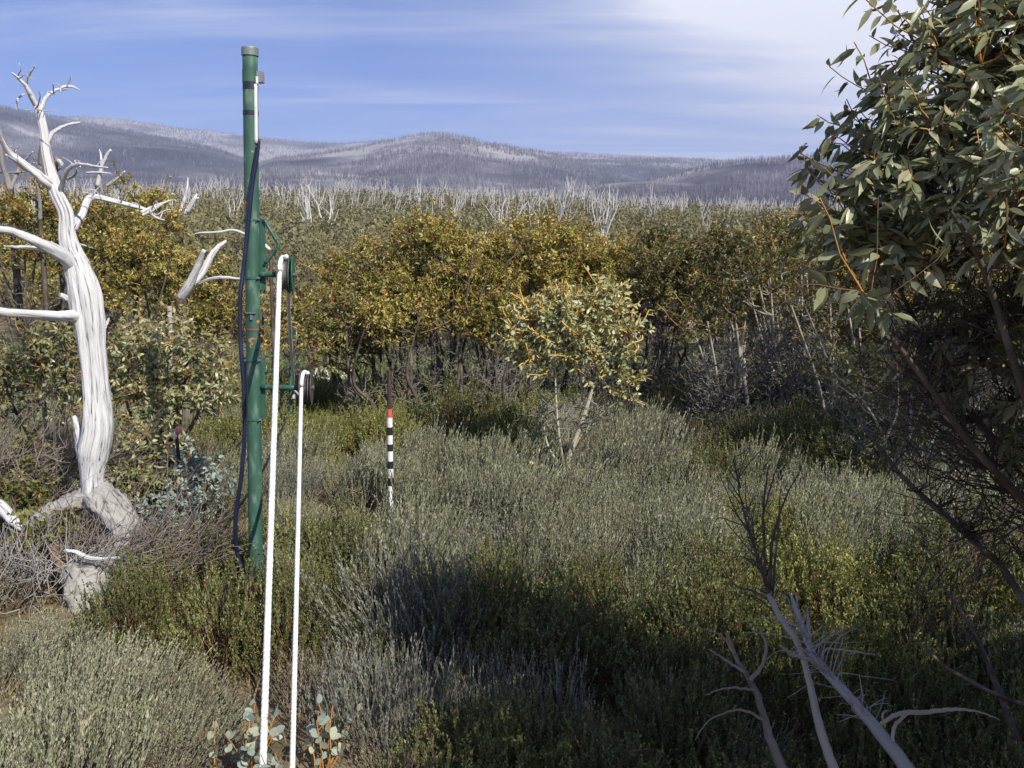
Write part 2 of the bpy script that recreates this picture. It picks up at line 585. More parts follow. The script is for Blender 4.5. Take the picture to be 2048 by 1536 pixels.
M['steel'] = paint_mat('dull galvanised steel', (.33, .34, .34), None, (.45, .46, .46), 0.45, 0.6)
M['groove'] = paint_mat('worn grey groove', (.13, .12, .11), None, (.30, .29, .28), 0.5, 0.2)
M['dark_rim'] = paint_mat('dark worn pulley rim', (.085, .075, .068), (.20, .09, .055), (.16, .15, .14), 0.55, 0.2, 0.60, 16)
M['tape'] = paint_mat('black tape', (.018, .018, .03), None, (.03, .03, .05), 0.45)
M['cable'] = paint_mat('blue black cable sheath', (.012, .016, .045), None, (.02, .026, .065), 0.4)
M['white_plastic'] = paint_mat('white conduit', (.72, .70, .66), None, (.8, .79, .77), 0.5)
M['rope'] = paint_mat('white nylon rope', (.76, .75, .75), None, (.86, .85, .86), 0.6)
M['band_white'] = paint_mat('white band paint', (.80, .79, .77), (.6, .25, .2), (.82, .81, .79), 0.5, 0, 0.70, 20)
M['band_black'] = paint_mat('black band paint', (.016, .016, .016), None, (.03, .03, .03), 0.5)
M['band_red'] = paint_mat('faded red band paint', (.62, .12, .10), None, (.70, .24, .22), 0.5)
M['rod_brown'] = paint_mat('brown rod', (.055, .032, .028), None, (.08, .05, .045), 0.6)
M['pink'] = paint_mat('pink flagging', (.80, .30, .29), None, (.85, .42, .4), 0.6)
M['stake'] = paint_mat('dark stake', (.03, .027, .025), None, (.06, .05, .045), 0.7)
M['hut_wall'] = paint_mat('hut boards', (.16, .10, .06), None, (.22, .15, .1), 0.7)
M['hut_roof'] = paint_mat('hut iron', (.30, .31, .31), None, (.4, .41, .41), 0.5, 0.5)


def ground_mat():
    m, nt, L = new_mat('litter and sandy soil')
    out = nt.nodes.new('ShaderNodeOutputMaterial')
    p = nt.nodes.new('ShaderNodeBsdfPrincipled')
    p.inputs['Roughness'].default_value = 0.95
    p.inputs['Specular IOR Level'].default_value = 0.1
    tc = nt.nodes.new('ShaderNodeTexCoord')
    n = nt.nodes.new('ShaderNodeTexNoise')
    n.inputs['Scale'].default_value = 1.6
    n.inputs['Detail'].default_value = 9
    n.inputs['Roughness'].default_value = 0.7
    L(tc.outputs['Object'], n.inputs['Vector'])
    r = ramp_node(nt, [(.3, (.055, .045, .028)), (.5, (.15, .115, .07)), (.62, (.25, .195, .12)), (.75, (.13, .12, .055))])
    L(n.outputs[0], r.inputs[0])
    L(r.outputs[0], p.inputs['Base Color'])
    n2 = nt.nodes.new('ShaderNodeTexNoise')
    n2.inputs['Scale'].default_value = 40
    n2.inputs['Detail'].default_value = 4
    L(tc.outputs['Object'], n2.inputs['Vector'])
    b = nt.nodes.new('ShaderNodeBump')
    b.inputs['Strength'].default_value = 0.6
    b.inputs['Distance'].default_value = 0.02
    L(n2.outputs[0], b.inputs['Height'])
    L(b.outputs[0], p.inputs['Normal'])
    L(p.outputs[0], out.inputs[0])
    return m


def mountain_mat():
    m, nt, L = new_mat('burnt mountain forest')
    out = nt.nodes.new('ShaderNodeOutputMaterial')
    p = nt.nodes.new('ShaderNodeBsdfPrincipled')
    p.inputs['Roughness'].default_value = 1.0
    p.inputs['Specular IOR Level'].default_value = 0.0
    tc = nt.nodes.new('ShaderNodeTexCoord')
    a = nt.nodes.new('ShaderNodeAttribute')
    a.attribute_name = 'tint'
    n = nt.nodes.new('ShaderNodeTexNoise')
    n.inputs['Scale'].default_value = 0.03
    n.inputs['Detail'].default_value = 8
    n.inputs['Roughness'].default_value = 0.75
    L(tc.outputs['Object'], n.inputs['Vector'])
    ad = nt.nodes.new('ShaderNodeMath')
    ad.operation = 'MULTIPLY_ADD'
    L(n.outputs[0], ad.inputs[0])
    ad.inputs[1].default_value = 0.7
    L(a.outputs['Fac'], ad.inputs[2])
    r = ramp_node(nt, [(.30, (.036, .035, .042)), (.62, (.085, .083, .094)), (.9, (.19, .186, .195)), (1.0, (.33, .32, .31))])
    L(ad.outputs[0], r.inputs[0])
    L(r.outputs[0], p.inputs['Base Color'])
    L(p.outputs[0], out.inputs[0])
    return m


M['ground'] = ground_mat()
M['mountain'] = mountain_mat()

# ------------------------------------------------------------------ terrain
CREST_PX = np.array([-800, 0, 250, 500, 700, 900, 1100, 1300, 1500, 1700, 2048, 2900])
CREST_PY = np.array([402, 404, 402, 402, 402, 402, 410, 424, 436, 440, 440, 440])
RIDGE_Y = 250.0


def crest_z(x, y):
    px = 1024 + x / RIDGE_Y * F
    py = np.interp(px, CREST_PX, CREST_PY)
    return CAM_H + RIDGE_Y * np.tan(np.arctan((768 - py) / F) - PITCH)


def terr(x, y):
    x, y = np.asarray(x, float), np.asarray(y, float)
    z = 0.13 * fbm(x * 0.6, y * 0.6, 3) * sstep(-2, 3, y)
    z = z - 1.3 * sstep(13, 34, y)
    hc = crest_z(x, y) + 1.3
    t = np.clip((y - 36) / (RIDGE_Y - 36), 0, 1)
    z = z + hc * t ** 1.25 + 1.6 * fbm(x * 0.03, y * 0.03, 3) * sstep(45, 110, y)
    z = z - np.maximum(0, y - RIDGE_Y) * 0.16
    return np.maximum(z, -28)


def grid_mesh(xs_fn, ys, nx):
    Y = np.repeat(np.asarray(ys)[:, None], nx, 1)
    s = np.linspace(-1, 1, nx)[None]
    X = s * np.array([xs_fn(y) for y in ys])[:, None]
    ny = len(ys)
    i = (np.arange(ny - 1) * nx)[:, None] + np.arange(nx - 1)[None]
    q = np.stack([i, i + 1, i + nx + 1, i + nx], -1).reshape(-1, 4)
    return X, Y, q


def build_ground():
    ys = np.concatenate([np.linspace(-40, 2, 22), np.linspace(2.4, 16, 60), np.linspace(16.6, 60, 50), np.linspace(62, 300, 80), np.linspace(306, 700, 30)])
    X, Y, q = grid_mesh(lambda y: 45 + max(y, 0) * 1.0, ys, 150)
    mb = MB()
    mb.add(np.stack([X, Y, terr(X, Y)], -1), q)
    o = mb.build('ground', M['ground'])
    o['kind'] = 'structure'


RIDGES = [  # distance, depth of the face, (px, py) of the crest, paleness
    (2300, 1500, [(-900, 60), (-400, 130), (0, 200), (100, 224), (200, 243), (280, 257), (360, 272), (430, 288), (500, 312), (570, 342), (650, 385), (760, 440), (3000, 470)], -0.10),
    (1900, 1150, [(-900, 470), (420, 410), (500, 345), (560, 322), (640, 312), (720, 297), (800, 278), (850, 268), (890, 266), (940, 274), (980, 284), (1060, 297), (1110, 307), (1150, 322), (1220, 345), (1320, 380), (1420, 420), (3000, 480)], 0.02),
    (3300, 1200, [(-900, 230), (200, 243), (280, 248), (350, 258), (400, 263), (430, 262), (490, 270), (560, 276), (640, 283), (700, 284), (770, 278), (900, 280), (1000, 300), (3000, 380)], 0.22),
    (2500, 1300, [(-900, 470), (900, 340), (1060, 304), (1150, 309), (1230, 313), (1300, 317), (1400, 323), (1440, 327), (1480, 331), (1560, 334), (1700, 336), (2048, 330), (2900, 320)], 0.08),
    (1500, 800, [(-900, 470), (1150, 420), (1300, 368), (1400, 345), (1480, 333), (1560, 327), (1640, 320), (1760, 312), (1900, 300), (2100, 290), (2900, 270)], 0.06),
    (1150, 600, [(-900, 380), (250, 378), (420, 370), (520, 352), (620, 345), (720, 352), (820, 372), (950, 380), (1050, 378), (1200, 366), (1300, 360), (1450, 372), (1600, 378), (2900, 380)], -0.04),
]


def mountain_z(x, y):
    z = np.full(x.shape, -40.0)
    pale = np.zeros(x.shape)
    px = 1024 + x / np.maximum(y, 1) * F
    for D, face, cr, pl in RIDGES:
        c = np.array(cr, float)
        py = np.interp(px, c[:, 0], c[:, 1])
        cz = CAM_H + D * np.tan(np.arctan((768 - py) / F) - PITCH)
        bent = D + 160 * fbm(x / 700 + D, y * 0 + D, 2)
        t = np.where(y < bent, (bent - y) / face, (y - bent) / (face * 0.6))
        h = cz - (cz + 40) * np.clip(t, 0, 1) ** 1.15
        h = h + np.minimum(1, t * 4 + 0.05) * 26 * fbm(x / 260 + D, y / 330, 4) * (D / 2300)
        w = h > z
        z = np.where(w, h, z)
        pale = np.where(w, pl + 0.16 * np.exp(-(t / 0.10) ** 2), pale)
    return z, pale


def build_mountains():
    ys = np.concatenate([np.linspace(420, 1000, 70), np.linspace(1010, 2600, 190), np.linspace(2620, 4600, 90)])
    X, Y, q = grid_mesh(lambda y: y * 0.95 + 150, ys, 330)
    Z, pale = mountain_z(X, Y)
    mb = MB()
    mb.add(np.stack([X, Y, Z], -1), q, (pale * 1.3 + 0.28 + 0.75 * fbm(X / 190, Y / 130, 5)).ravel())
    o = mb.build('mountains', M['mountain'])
    o['kind'] = 'structure'
    # burnt forest that reads as a grey fur on the slopes
    n = 150000
    y = 600 + (rng.random(n) ** 0.8) * 2900
    x = (rng.random(n) * 2 - 1) * y * 0.66
    z, pl = mountain_z(x, y)
    dens = fbm(x / 110, y / 90, 3) + 0.75 * pl
    k = dens > -0.12
    x, y, z, pl = x[k], y[k], z[k], pl[k]
    n = len(x)
    h = rng.uniform(4, 10.5, n)
    w = rng.uniform(0.3, 0.6, n) * (0.6 + y / 2600)
    a = rng.random(n) * math.pi
    lean = rng.normal(0, 0.16, (n, 2)) * h[:, None]
    b = np.stack([x, y, z - 1], -1)
    sd = np.stack([np.cos(a), np.sin(a), np.zeros(n)], -1) * w[:, None]
    sd2 = np.stack([-np.sin(a), np.cos(a), np.zeros(n)], -1) * w[:, None]
    tip = b + np.stack([lean[:, 0], lean[:, 1], h + 1], -1)
    mb = MB()
    V = np.stack([b - sd, b + sd, tip, b - sd2, b + sd2, tip + lean_off(lean) * 2], 1)
    f = (np.arange(n) * 6)[:, None, None] + np.array([[0, 1, 2], [3, 4, 5]])[None]
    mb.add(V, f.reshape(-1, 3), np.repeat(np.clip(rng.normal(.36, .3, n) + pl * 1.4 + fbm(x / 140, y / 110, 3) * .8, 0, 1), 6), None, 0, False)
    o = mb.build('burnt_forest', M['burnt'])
    tag(o, 'silvery burnt forest covering the far mountain slopes', 'forest', None, 'stuff')


def lean_off(l):
    return np.stack([-l[:, 0], -l[:, 1], 0 * l[:, 0]], -1)


build_ground()
build_mountains()


def build_haze():
    mb = MB()
    mb.box((0, 2200, 325), (9600, 5600, 750))
    m, nt, L = new_mat('mountain air')
    out = nt.nodes.new('ShaderNodeOutputMaterial')
    v = nt.nodes.new('ShaderNodeVolumePrincipled')
    v.inputs['Color'].default_value = (.62, .70, 1.0, 1)
    v.inputs['Density'].default_value = HAZE
    v.inputs['Anisotropy'].default_value = 0.0
    L(v.outputs[0], out.inputs['Volume'])
    o = mb.build('haze', m)
    tag(o, 'thin blue mountain haze', 'haze', None, 'stuff')


HAZE = 2.1e-4
build_haze()


# ------------------------------------------------------------------ trees grown towards crown targets
def blob_points(blobs, n, shell=0.45):
    w = np.array([b[2] if len(b) > 2 else np.prod(b[1]) ** 0.8 for b in blobs], float)
    k = rng.choice(len(blobs), n, p=w / w.sum())
    d = unit(rng.normal(size=(n, 3)))
    r = rng.random(n) ** shell
    c = np.array([b[0] for b in blobs], float)[k]
    s = np.array([b[1] for b in blobs], float)[k]
    return c + d * r[:, None] * s


def attach(pool, prad, targets, K=6, rise=0.35, wig=0.06, r_mul=0.7, r_len=0.012, r_end=0.003, steep=0.45):
    d = targets[:, None] - pool[None]
    dist = np.linalg.norm(d, axis=2)
    hz = np.linalg.norm(d[..., :2], axis=2)
    cost = dist + 1.3 * np.maximum(0, steep * hz - d[..., 2]) + rng.random(dist.shape) * 0.06 * dist.mean()
    j = cost.argmin(1)
    p0 = pool[j]
    dv = targets - p0
    ln = np.linalg.norm(dv, axis=1)
    p1 = p0 + dv * np.array([0.62, 0.62, rise]) + rng.normal(0, wig, dv.shape) * ln[:, None]
    t = np.linspace(0, 1, K)[None, :, None]
    P = p0[:, None] * (1 - t) ** 2 + 2 * p1[:, None] * t * (1 - t) + targets[:, None] * t ** 2
    jig = rng.normal(0, wig * 0.35, (len(targets), K, 3)) * ln[:, None, None] * (t * (1 - t) * 4)
    P = P + jig
    r0 = np.minimum(prad[j] * r_mul, r_end + r_len * ln)
    r0 = np.maximum(r0, r_end)
    tt = np.linspace(0, 1, K)[None]
    Rr = r0[:, None] * (1 - tt) + r_end * tt
    return P, Rr


def pool_of(*prs):
    return np.concatenate([p.reshape(-1, 3) for p, r in prs]), np.concatenate([np.asarray(r).reshape(-1) for p, r in prs])


def leaf_on(P, n, t0=0.3, spread=0.9, droop=0.25):
    """n leaf seats on each twig of P"""
    N, K, _ = P.shape
    i = np.repeat(np.arange(N), n)
    t = rng.uniform(t0, 1.0, N * n)
    f = t * (K - 1)
    a = np.minimum(f.astype(int), K - 2)
    w = (f - a)[:, None]
    pos = P[i, a] * (1 - w) + P[i, a + 1] * w
    tan = unit(P[i, a + 1] - P[i, a])
    side = unit(np.cross(tan, rng.normal(size=tan.shape)))
    d = unit(tan * 0.55 + side * spread + np.array([0, 0, -droop]))
    nrm = unit(rng.normal(size=d.shape) * 0.9 + np.array([0, 0, 0.6]))
    return pos, d, nrm


def scatter_leaf_parts(root, origin, pos, d, nrm, Ln, Wd, tint, mat, limit=300, near_tmpl=LEAF_NEAR, xlim=(0, 2048), ylim=(0, 1536)):
    """the leaves that show largest become single parts; returns mask of the rest"""
    px, py = pix(pos)
    dist = np.linalg.norm(pos - np.array([0, 0, CAM_H]), axis=1)
    inside = (px > xlim[0]) & (px < xlim[1]) & (py > ylim[0]) & (py < ylim[1])
    # prefer leaves with nothing nearer in their own small cell of the view
    cell = (px // 22).astype(int) * 10000 + (py // 22).astype(int)
    order = np.argsort(dist)
    first = np.zeros(len(pos), bool)
    seen = set()
    for k in order:
        if inside[k] and cell[k] not in seen:
            seen.add(cell[k])
            first[k] = True
    score = np.where(inside, Ln / dist, -1) + np.where(first, 0.05, 0)
    pick = np.argsort(-score)[:limit]
    meshes = []
    for q in range(6):
        mb = MB()
        tv = near_tmpl[0].copy()
        tv[:, 2] += (q % 3 - 1) * 0.05 * np.sin(tv[:, 0] * 3)
        mb.add(tv, near_tmpl[1], 0.12 + 0.15 * q)
        o = mb.build('leaf', mat)
        meshes.append(o.data)
        bpy.data.objects.remove(o)
    d = unit(d)
    s = unit(np.cross(d, nrm))
    n = np.cross(s, d)
    for k in pick:
        o = bpy.data.objects.new('leaf', meshes[int(min(5, max(0, (tint[k] - 0.05) / 0.15)))])
        col.objects.link(o)
        o.parent = root
        m = Matrix.Identity(4)
        p = pos[k] - origin
        for r_ in range(3):
            m[r_][0], m[r_][1], m[r_][2], m[r_][3] = d[k, r_] * Ln[k], s[k, r_] * Wd[k], n[k, r_] * Ln[k], p[r_]
        o.matrix_basis = m
    rest = np.ones(len(pos), bool)
    rest[pick] = False
    return rest


def gum(base, stems, blobs, label, name='snow_gum', group=None, n1=10, n2=70, n3=420, clump=0.28, leaf=(0.08, 0.027), per=9, leafmat='gum_olive',
        bark='bark_dark', twig='twig_brown', young='twig_orange', young_share=0.5, bare=None, nbare=0, tmpl=LEAF_MID, parts=0, tint=(0.5, 0.2),
        droop=0.25, r_twig=0.0022, stem_sides=9, twig_r=1.0, t0=0.3, up=0.25, leaf_parts_tmpl=LEAF_NEAR, cat='tree', bare_mat='bare_twig', out_of_view=False, steep=0.45, clump_tint=.95, xlim=(0, 2048), ylim=(0, 1536)):
    base = np.asarray(base, float)
    root = thing(name, base, label, cat, group)
    tr = MB()
    prs = []
    for pts, r0, r1 in stems:
        P = spline(pts, 14)
        rr = np.linspace(r0, r1, 14)
        tr.tubes(P, rr, stem_sides, rough=0.10)
        prs.append((P[3:][None], rr[3:][None]))
    T1 = blob_points([(b[0], tuple(np.array(b[1]) * 0.75)) + tuple(b[2:]) for b in blobs], n1)
    P1, R1 = attach(*pool_of(*prs), T1, 9, 0.4, 0.07, 0.75, 0.014 * twig_r, 0.006 * twig_r, steep=steep)
    tr.tubes(P1, R1, 6, rough=0.06)
    T2 = blob_points(blobs, n2)
    pl = pool_of(*prs, (P1[:, 2:], R1[:, 2:]))
    P2, R2 = attach(*pl, T2, 7, 0.4, 0.07, 0.8, 0.010 * twig_r, 0.0035 * twig_r, steep=steep)
    tr.tubes(P2, R2, 5)
    pick = rng.integers(0, n2, n3)
    T3 = T2[pick] + rng.normal(0, clump, (n3, 3)) * np.array([1, 1, 0.7]) + np.array([0, 0, clump * up])
    T3[:, 2] = np.maximum(T3[:, 2], base[2] + 0.08)
    if out_of_view:                     # this tree stands wholly beside the frame
        q = pix(T3)[0]
        ok = (q > 2250) | (T3[:, 1] < .3)
        T3, pick = T3[ok], pick[ok]
        n3 = len(T3)
    pl = pool_of((P1[:, 4:], R1[:, 4:]), (P2[:, 1:], R2[:, 1:]))
    P3, R3 = attach(*pl, T3, 5, 0.45, 0.08, 0.8, 0.006 * twig_r, r_twig, steep=steep)
    tr.build('trunk', M[bark], root, base)
    tw = MB()
    yg = rng.random(n3) < young_share
    if (~yg).any():
        tw.tubes(P3[~yg], R3[~yg], 3, mat=0)
    if yg.any():
        tw.tubes(P3[yg], R3[yg] * 1.15, 3, mat=1)
    if bare and nbare:
        TB = blob_points(bare, nbare)
        PB, RB = attach(*pool_of(*prs, (P1, R1), (P2, R2)), TB, 6, 0.5, 0.17, 0.7, 0.006 * twig_r, r_twig)
        tw.tubes(PB, RB, 3, mat=2)
        TB2 = TB[rng.integers(0, nbare, nbare * 2)] + rng.normal(0, clump * 0.8, (nbare * 2, 3))
        PB2, RB2 = attach(*pool_of((PB[:, 2:], RB[:, 2:])), TB2, 4, 0.5, 0.17, 0.7, 0.005 * twig_r, r_twig * 0.8)
        tw.tubes(PB2, RB2, 3, mat=2)
    tw.build('twigs', [M[twig], M[young], M[bare_mat]], root, base)['kind'] = 'stuff'
    pos, d, nrm = leaf_on(P3, per, t0, droop=droop)
    n = len(pos)
    Ln = leaf[0] * rng.uniform(0.65, 1.2, n)
    Wd = leaf[1] * rng.uniform(0.75, 1.25, n)
    clumpt = rng.normal(0, tint[1] * clump_tint, n2)[pick]
    tt = np.clip(tint[0] + np.repeat(clumpt, per) + rng.normal(0, tint[1] * .8, n), 0, 1)
    keep = np.ones(n, bool)
    if parts:
        keep = scatter_leaf_parts(root, base, pos, d, nrm, Ln, Wd, tt, M[leafmat], parts, leaf_parts_tmpl, xlim, ylim)
    cr = MB()
    cr.leaves(pos[keep], d[keep], nrm[keep], Ln[keep], Wd[keep], tmpl, tt[keep])
    o = cr.build('foliage' if parts else 'crown', M[leafmat], root, base)
    if parts:
        o['kind'] = 'stuff'
    return root


def E(px, py, Y, rx, ry, rz=None):
    """ellipsoid blob given by centre pixel, distance and half sizes in photo pixels"""
    k = Y / F
    rz_ = rz if rz is not None else (rx + ry) * 0.5
    return (at(px, py, Y), (rx * k, rz_ * k, ry * k))


def gpt(px, Y, dz=0.0):
    x = (px - 1024) / F * (Y * math.cos(PITCH) + CAM_H * math.sin(PITCH))
    return np.array([x, Y, float(terr(x, Y)) + dz])


def S(base, *pts):
    return [base] + [at(*p) for p in pts]


# ---- the multi-stemmed gum in the middle of the heath
GX = gpt(1125, 8.6)[0]
b = gpt(1125, 8.6, -0.05)
Y = 8.6
gum(b, [(S(b, (1128, 955, Y), (1140, 905, Y), (1160, 855, Y), (1178, 800, Y), (1200, 735, Y), (1215, 660, Y)), 0.036, 0.010),
        (S(b, (1118, 930, Y), (1095, 890, Y + .1), (1085, 830, Y + .1), (1075, 740, Y)), 0.017, 0.006),
        (S(b, (1128, 945, Y), (1118, 870, Y - .15), (1112, 800, Y - .15), (1110, 700, Y - .1)), 0.019, 0.006),
        (S(b, (1150, 880, Y), (1165, 830, Y + .2), (1160, 740, Y + .25), (1155, 660, Y + .2)), 0.018, 0.006),
        (S(b, (1150, 890, Y), (1200, 830, Y - .1), (1250, 800, Y - .2), (1290, 810, Y - .25)), 0.015, 0.005)],
    [E(1140, 685, Y, 112, 82), E(1075, 700, Y, 52, 62), E(1220, 690, Y, 66, 90), E(1222, 625, Y, 30, 40), E(1110, 650, Y, 60, 45), E(1160, 640, Y, 60, 45), E(1245, 770, Y - .2, 40, 45), E(1285, 830, Y - .3, 38, 36, .2), E(1300, 850, Y - .3, 40, 30, .2), E(1325, 880, Y - .3, 22, 22, .12)],
    'round multi-stemmed gum with yellow orange twigs standing alone in the grey heath', n1=18, n2=120, n3=1250, clump=0.12, leaf=(0.066, 0.024), per=7, leafmat='gum_gold',
    bark='bark_cream', twig='twig_brown', young='twig_yellow', young_share=0.85, bare=[E(1130, 810, Y, 95, 60), E(1200, 820, Y, 70, 50)], nbare=45, parts=300, tint=(0.7, 0.2), steep=0.05, r_twig=0.0066, twig_r=1.0, up=1.3,
    xlim=(1000, 1370), ylim=(560, 920))

# ---- thicket of gums behind the heath
TH = []


def thicket(cx, top, bottom, w, base_px, Y, label, group=None, nst=4, pale=False, young=0.45, leafmat='gum_olive', n3=640, bare=60, lean=0, extra=None, tint=(0.5, 0.2), dens=9, leaf=(0.078, 0.025), base_dy=0):
    b = gpt(base_px, Y, -0.05)
    st = []
    for k in range(nst):
        f = (k + 0.5) / nst - 0.5 + rng.normal(0, 0.05)
        yy = Y + rng.normal(0, 0.35)
        tipx = cx + f * w * 0.9
        tipy = top + (bottom - top) * rng.uniform(0.15, 0.45)
        bx, by = pix(b)
        mx = base_px + (tipx - base_px) * 0.45 + rng.normal(0, 12)
        bb = b + np.array([f * 0.3, rng.normal(0, 0.1), 0])
        my = by[0] * 0.5 + tipy * 0.5
        st.append(([bb, at(base_px + f * 40 + (mx - base_px) * 0.4, by[0] * 0.72 + tipy * 0.28, Y + (yy - Y) * 0.4), at(mx + rng.normal(0, 8), my, Y + (yy - Y) * .7), at(tipx, tipy, yy)], 0.034 * rng.uniform(0.8, 1.3), 0.01))
    h = bottom - top
    bl = [E(cx, top + h * 0.38, Y, w * 0.42, h * 0.36), E(cx - w * 0.28, top + h * 0.55, Y - 0.3, w * 0.24, h * 0.3), E(cx + w * 0.27, top + h * 0.52, Y + 0.2, w * 0.25, h * 0.32),
          E(cx + rng.normal(0, w * .15), top + h * 0.18, Y, w * 0.22, h * 0.18)]
    if extra:
        bl += extra
    by = pix(b)[1][0]
    br = [E((cx + base_px) / 2, (bottom + by) / 2 - h * 0.12, Y, w * 0.38, max(12, (by - bottom) * 0.5 + h * .12))]
    gum(b, st, bl, label, group=group, n1=12, n2=46, n3=int(n3 * 1.15), clump=0.15, leaf=(leaf[0] * .82, leaf[1] * .8), per=dens + 4, tmpl=LEAF_QUAD, up=.8, clump_tint=1.25, leafmat=leafmat, bark='bark_pale' if pale else 'bark_dark', young_share=young,
        bare=br, nbare=bare, tint=tint, r_twig=0.0045, stem_sides=7)


thicket(250, 360, 620, 240, 235, 12.5, 'tall olive gum behind the bleached dead tree, crown rounded against the mountain')
thicket(60, 375, 610, 230, 70, 12.2, 'orange tinged gum at the edge of the view behind the bare dead branches', young=0.6)
thicket(300, 480, 650, 210, 300, 11.4, 'broad olive gum between the bleached dead tree and the leaning broken trunk')
thicket(425, 580, 730, 150, 420, 10.6, 'low olive gum below the leaning broken trunk', n3=300)
thicket(745, 435, 760, 230, 790, 12.0, 'bushy gum with orange twigs behind the striped marker pole', tint=(.56, .2), n3=900)
thicket(880, 425, 690, 250, 890, 11.7, 'dark stemmed gum with a tall yellow olive crown between marker pole and middle gum', nst=7, bare=170, tint=(.58, .2), n3=850)
thicket(690, 580, 790, 140, 745, 11.2, 'low drooping green gum beside the lower pulley', n3=420, leafmat='gum_green')
thicket(800, 560, 720, 120, 810, 11.1, 'small golden gum low in front of the dark stemmed gum', n3=360, tint=(.6, .2))
thicket(1035, 440, 700, 210, 1030, 12.4, 'russet and orange gum rising directly behind the middle gum', young=0.8, bare=120, tint=(.64, .2), n3=850)
thicket(990, 600, 720, 130, 985, 11.6, 'small olive gum between the dark stems and the middle gum', n3=360, bare=90)
thicket(1205, 455, 660, 220, 1190, 12.9, 'orange olive gum behind the bleached fallen branches', young=0.7, bare=120, tint=(.62, .2), n3=800)
thicket(1345, 462, 650, 190, 1325, 12.4, 'green gum with slim dark trunks behind the middle gum drooping lobe', leafmat='gum_green', bare=200, tint=(.38, .2), young=.2)
thicket(1470, 450, 680, 200, 1470, 12.0, 'dark leafed gum with two bare dead spikes above it', pale=True, leafmat='gum_green', bare=320, tint=(.30, .2), n3=700, young=.2)
thicket(1600, 415, 650, 230, 1580, 12.3, 'pale trunked gum with a wide grey twiggy lower half', pale=True, leafmat='gum_green', bare=500, nst=8, n3=700, tint=(.40, .2), young=.2)
thicket(1545, 500, 620, 190, 1600, 10.9, 'grey twiggy gum almost bare below a thin crown', pale=True, leafmat='gum_green', n3=170, bare=800, nst=7, tint=(.4, .2))
thicket(1430, 580, 720, 150, 1440, 10.9, 'twiggy dark gum with a sparse crown beside the middle gum', pale=True, leafmat='gum_green', n3=120, bare=700, nst=7, tint=(.3, .2))
thicket(1660, 560, 720, 160, 1690, 10.4, 'shaded many stemmed gum at the edge of the near gum crown', pale=True, leafmat='gum_green', n3=150, bare=700, nst=7, tint=(.3, .2))
thicket(1760, 430, 660, 240, 1750, 12.8, 'olive gum behind the large near gum crown', leafmat='gum_olive', bare=220, n3=800)
thicket(1880, 560, 760, 220, 1880, 10.8, 'low orange olive gum behind the pale trunks', leafmat='gum_olive', bare=260, young=.6)
thicket(1950, 440, 690, 250, 1950, 12.2, 'orange twigged gum seen through the near gum branches', young=0.7, bare=200, n3=800)
# rear rank
for k, (cx, tp, bt, w, Y, lm) in enumerate([(120, 430, 640, 230, 15.5, 'gum_olive'), (430, 500, 650, 160, 15.0, 'gum_green'), (640, 560, 690, 110, 17.5, 'gum_olive'), (980, 450, 640, 240, 15.5, 'gum_olive'), (1130, 455, 640, 240, 16.5, 'gum_olive'),
                                           (1290, 462, 640, 230, 15.8, 'gum_olive'), (1420, 455, 640, 230, 16.4, 'gum_green'), (1540, 440, 640, 230, 15.4, 'gum_olive'), (1690, 425, 640, 250, 15.8, 'gum_green'), (1860, 430, 650, 250, 16.0, 'gum_olive'), (2020, 430, 650, 250, 15.4, 'gum_olive')]):
    tp, bt = tp + rng.uniform(0, 45), bt + 20
    thicket(cx, tp, bt, w, cx + rng.normal(0, 20), Y, 'olive gum in the rear rank of the thicket, only its crown top showing', 'gums in the rear rank of the thicket', n3=300, dens=8, leafmat=lm, leaf=(0.095, 0.032), bare=50)

for k, (cx, Y) in enumerate([(150, 13.6), (390, 13.2), (600, 14.5), (700, 13.6), (800, 14.2), (905, 13.4), (1000, 14.6), (1100, 13.8), (1200, 14.4), (1290, 13.7), (1380, 14.3), (1480, 13.5), (1590, 14.2), (1700, 13.8), (1830, 14.4), (1980, 13.8)]):
    tp = rng.uniform(545, 610)
    thicket(cx, tp, tp + 135, 150, cx + rng.normal(0, 15), Y, 'low gum filling a gap under the taller crowns of the thicket', 'low gums inside the thicket', n3=260, nst=3, dens=8, leafmat='gum_olive' if k % 3 else 'gum_green', leaf=(0.085, 0.029), bare=60, young=.3)

